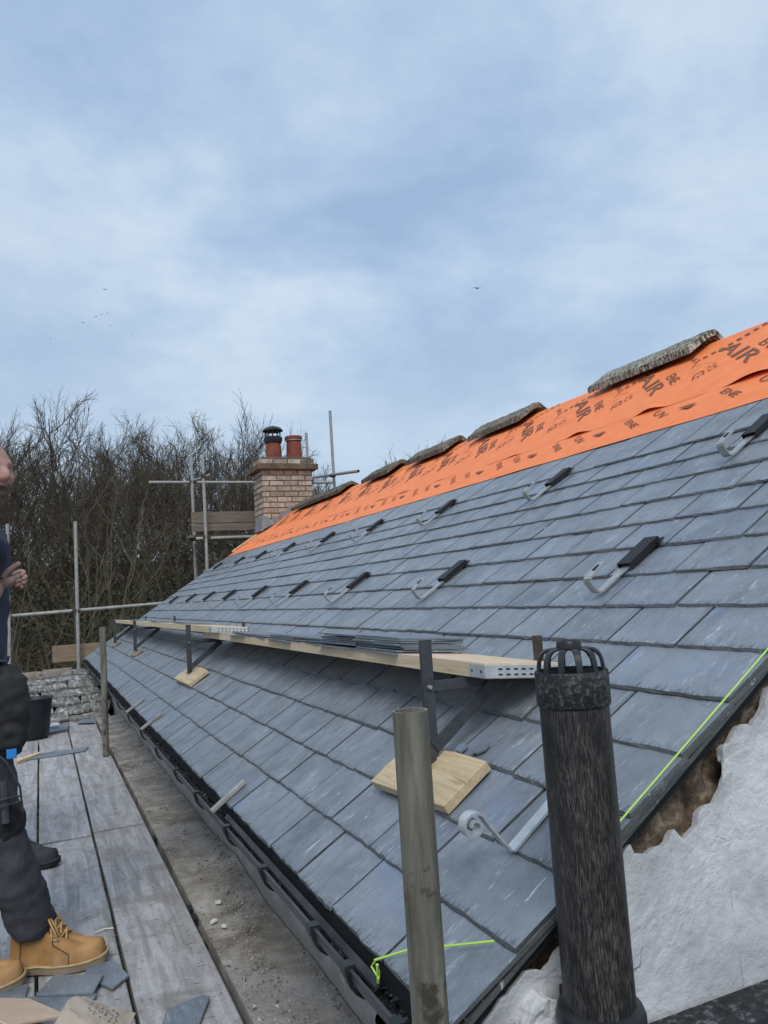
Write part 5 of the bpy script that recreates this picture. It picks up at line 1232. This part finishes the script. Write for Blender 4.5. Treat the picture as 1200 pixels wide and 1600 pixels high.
# ------------------------------------------------------------------ bare trees
def twig_prism(b, p, q, r0, r1, n_=3):
    d = (q-p); l = d.length
    if l < 1e-6: return
    d = d/l; a = Vector((0, 0, 1)) if abs(d.z) < .9 else Vector((1, 0, 0)); u = d.cross(a).normalized(); w = d.cross(u); o = len(b.v)
    for c, r_ in ((p, r0), (q, r1)):
        for k in range(n_): t = 2*math.pi*k/n_; b.v.append(c + (u*math.cos(t)+w*math.sin(t))*r_)
    for k in range(n_): b.f.append([o+k, o+(k+1) % n_, o+n_+(k+1) % n_, o+n_+k])
def make_tree(seed, H_, limbs=13, spread=.5, sub=8, tw=8, first=.26, multi=1, rmin=.006, rt=.010):
    rr = random.Random(seed); tb, cb_ = MB(), MB()
    def jit(d, a): return (d + Vector((rr.uniform(-a, a), rr.uniform(-a, a), rr.uniform(-a, a)))).normalized()
    def grow(p, d, L_, r0, lev, steps):
        pts = [p]; dd = d; r_ = r0
        for i in range(steps):
            dd = jit(dd + Vector((0, 0, (.05, .10, .05, .0)[lev])), (.08, .20, .24, .24)[lev]); q = p + dd*(L_/steps); r2 = max(rmin, r0*(1-.75*(i+1)/steps))
            twig_prism(tb if lev == 0 else cb_, p, q, r_, r2, 6 if lev == 0 else (4 if lev == 1 else 3)); p, r_ = q, r2; pts.append(p)
        return pts
    def along(pts, t):
        k = min(len(pts)-2, int(t*(len(pts)-1))); f = t*(len(pts)-1)-k; return pts[k].lerp(pts[k+1], f), (pts[k+1]-pts[k]).normalized()
    for st in range(multi):
        base = Vector((rr.uniform(-.4, .4), rr.uniform(-.4, .4), 0)) if multi > 1 else Vector((0, 0, 0))
        d0 = jit(Vector((0, 0, 1)), .22 if multi > 1 else .05)
        tr_ = grow(base, d0, H_*.92*rr.uniform(.85, 1), H_*.0085/math.sqrt(multi), 0, 9)
        for i in range(limbs):
            t = first + (.97-first)*(i+rr.random()*.8)/limbs; p, d = along(tr_, min(t, .99))
            a = rr.random()*6.283; out = Vector((math.cos(a), math.sin(a), 0)); dl = (d*(1-spread*.6) + out*spread).normalized()
            L1 = H_*(.30*(1-t)+.19)*rr.uniform(.7, 1.25); l1 = grow(p, dl, L1, H_*.0036*(1.2-t*.7), 1, 5)
            for j in range(sub):
                p2, d2 = along(l1, .2+.79*(j+rr.random()*.6)/sub); l2 = grow(p2, jit(d2, .65), L1*rr.uniform(.28, .5), .016*(1.2-t*.4), 2, 3)
                for q in range(tw):
                    p3, d3 = along(l2, .15+.84*(q+rr.random()*.5)/tw); grow(p3, jit(d3, .6), L1*rr.uniform(.13, .26), rt, 3, 2)
    for b_ in (tb, cb_): b_.tone = [0]*len(b_.f); b_.mi = [0]*len(b_.f)
    return tb, cb_
def tree_me(seed, m, **k):
    a, c = make_tree(seed, 12.0, **k); out = []
    zs_ = sorted(v.z for v in c.v); f_ = 12.0/zs_[int(len(zs_)*.9998)]
    for b_ in (a, c): b_.v = [v*f_ for v in b_.v]
    for nm, b_ in (('trunk', a), ('crown', c)):
        me = bpy.data.meshes.new(nm); me.from_pydata([tuple(v) for v in b_.v], [], b_.f); me.materials.append(m); out.append(me)
    return out
TREES = [tree_me(11, M['bark'], limbs=15, spread=.62), tree_me(12, M['bark'], limbs=13, spread=.75), tree_me(13, M['bark'], limbs=9, spread=.6, multi=2), tree_me(14, M['bark'], limbs=17, spread=.68, first=.15), tree_me(15, M['bark'], limbs=8, spread=.55, multi=3, sub=7)]
PALE = tree_me(21, M['bark_pale'], limbs=7, spread=.62, sub=5, tw=4, multi=3, first=.1, rmin=.006, rt=.009)
def tree(x, y, h, v, rz, label, group):
    r0 = bpy.data.objects.new('bare_tree', None); C.objects.link(r0); z = GROUND + max(0, min(1, (y-34)/40))*7.5
    r0.location = (x, y, z); r0.rotation_euler = (0, 0, rz); s = h/12.0; r0.scale = (s, s, s); tag(r0, label, 'tree', group)
    for nm, me in zip(('trunk', 'crown'), v):
        c = bpy.data.objects.new(nm, me); C.objects.link(c); c.parent = r0
rt_ = random.Random(77)
GRP = 'bare winter trees of the wood behind the cottage'
def top_at(x, y):                              # height of the wood's skyline above the ground, falls away to the right
    k = x/y*32; base = 10.55 if k < 8.2 else max(6.2, 10.55 - (k-8.2)*.75)
    return base*(y/32)
for ri, (y, step) in enumerate(((27, 1.25), (31, 1.25), (36, 1.5), (43, 2.0), (52, 2.6))):
    x = -10.0*y/30
    while x < 13.5*y/30:
        yy = y + rt_.uniform(-1.5, 1.5); h = top_at(x, yy)*rt_.uniform(.89, 1.0) - max(0, min(1, (yy-34)/40))*6.5
        tree(x, yy, max(6, h), TREES[rt_.randrange(5)], rt_.random()*6.28, ('bare tree in the front rank of the wood', 'bare tree in the second rank of the wood', 'bare tree in the middle of the wood', 'bare tree deep in the wood', 'bare tree at the back of the wood')[ri], GRP)
        x += step*rt_.uniform(.75, 1.3)
tree(6.5, 26.5, 10.6, TREES[1], 1.2, 'tall spreading bare tree just left of the chimney, highest on the skyline', None)
tree(14.7, 27.5, 9.5, TREES[3], .4, 'bare tree whose twigs show over the ridge behind a stone tile', None)
tree(16.9, 30, 9.6, TREES[0], 2.2, 'second bare treetop showing over the ridge at its right', None)
for k, (x, y, h, lab) in enumerate(((.55, 15.5, 5.2, 'pale branched sapling in front of the wood, behind the guard rail'), (1.5, 20, 7.6, 'taller pale leafless sapling by the scaffold upright'), (-.8, 18, 6, 'pale sapling at the left edge behind the man'), (3.4, 21, 6.3, 'pale leafless sapling below the far verge'))):
    tree(x, y, h, PALE, k*1.3, lab, None)
# undergrowth: brambles and brush as one mass
b = MB(); rg = random.Random(31)
for i in range(24000):
    y = 17 + 17*rg.random(); x = (-9 + 24*rg.random())*y/30; z0 = GROUND + .0; hh = rg.uniform(.8, 2.6)*(1 + .5*nz(x*.3, y*.3)) + (y-17)*.10
    a = rg.random()*6.283; l = rg.uniform(.6, 1.8); p = Vector((x, y, z0 + hh*rg.random()*.7)); d = Vector((math.cos(a), math.sin(a)*.7, rg.uniform(.2, 1.6))).normalized()
    q = p + d*l*.55; e_ = q + (d + Vector((0, 0, -.55)) + Vector((rg.uniform(-.4, .4), rg.uniform(-.4, .4), 0))).normalized()*l*.45
    r_ = rg.uniform(.006, .016); twig_prism(b, p, q, r_, r_*.7); twig_prism(b, q, e_, r_*.7, r_*.3)
b.tone = [0]*len(b.f); b.mi = [0]*len(b.f)
me = bpy.data.meshes.new('undergrowth'); me.from_pydata([tuple(v) for v in b.v], [], b.f); me.materials.append(M['brush'])
ug = bpy.data.objects.new('undergrowth', me); C.objects.link(ug); ug['kind'] = 'stuff'; ug['label'] = 'brown tangled brambles and brush along the foot of the wood'; ug['category'] = 'undergrowth'
b = MB()
for i in range(60000):                         # dead leaves and ivy on the brush and trunks
    y = 19 + 22*rg.random(); x = (-9 + 24*rg.random())*y/30; top = 2.8 + 4.6*max(0, nz(x*.25, y*.2, 3)+.3) + (y-19)*.14
    z = GROUND + top*rg.random(); s = rg.uniform(.025, .07); a = rg.random()*6.283; t = rg.uniform(-1, 1)
    u = Vector((math.cos(a), math.sin(a), t*.5))*s; w = Vector((-math.sin(a)*t, math.cos(a)*t, 1))*s*.7; c = Vector((x, y, z)); o = len(b.v)
    b.v += [c-u, c-w*.6, c+u, c+w]; b.f.append([o, o+1, o+2, o+3]); b.tone.append(0); b.mi.append(0 if rg.random() < .72 else 1)
me = bpy.data.meshes.new('leaf_litter'); me.from_pydata([tuple(v) for v in b.v], [], b.f); me.materials.append(M['brush']); me.materials.append(M['ivy']); me.polygons.foreach_set('material_index', b.mi)
lf = bpy.data.objects.new('ivy_and_dead_leaves', me); C.objects.link(lf); lf['kind'] = 'stuff'; lf['label'] = 'dead leaves and ivy filling the foot of the wood'; lf['category'] = 'undergrowth'

# ------------------------------------------------------------------ birds
BIRDS = [((31.4, 49.5, 22.7), .42, 'lone dark bird flying over the middle of the roof'), ((7.64, 91.7, 36.7), .40, 'bird flying highest above the wood on the left'), ((5.2, 93.2, 33), .36, 'bird at the left end of the small flock'), ((6.57, 92.5, 33.6), .38, 'second bird from the left in the small flock'), ((7.18, 92.2, 33.8), .34, 'third bird from the left in the small flock'), ((7.8, 91.9, 33.9), .38, 'top right bird of the small flock'), ((8.1, 92, 32.5), .36, 'bird just below the right of the small flock'), ((10.4, 91, 31.3), .34, 'bird right of and below the small flock'), ((1.7, 95, 31.4), .36, 'faint bird lowest on the left')]
for k, (p, s, lab) in enumerate(BIRDS):
    s *= .85; b = MB(); p = Vector(p); f_ = .3 + .2*math.sin(k*3)
    dr = Vector((math.cos(.3+k*.2), -math.sin(.3+k*.2)*.4, 0)); sd_ = Vector((0, 0, 1)).cross(dr)
    b.tube([p - sd_*s*.55, p - sd_*s*.2, p + sd_*s*.3, p + sd_*s*.5], [.02*s, .13*s, .11*s, .03*s], 6)
    for sg in (-1, 1): b.add([p - sd_*.12*s, p + sd_*.16*s, p + dr*sg*s*.6 + Vector((0, 0, f_*s*.5)) + sd_*.1*s, p + dr*sg*s*1.15 + Vector((0, 0, f_*s*.25)) - sd_*.05*s, p + dr*sg*s*.6 + Vector((0, 0, f_*s*.5)) - sd_*.12*s, p + Vector((0, 0, .04*s))], [(0, 4, 3, 2, 1), (0, 1, 5)])
    single('bird', b, M['bird'], lab, 'bird', 'birds in the sky')
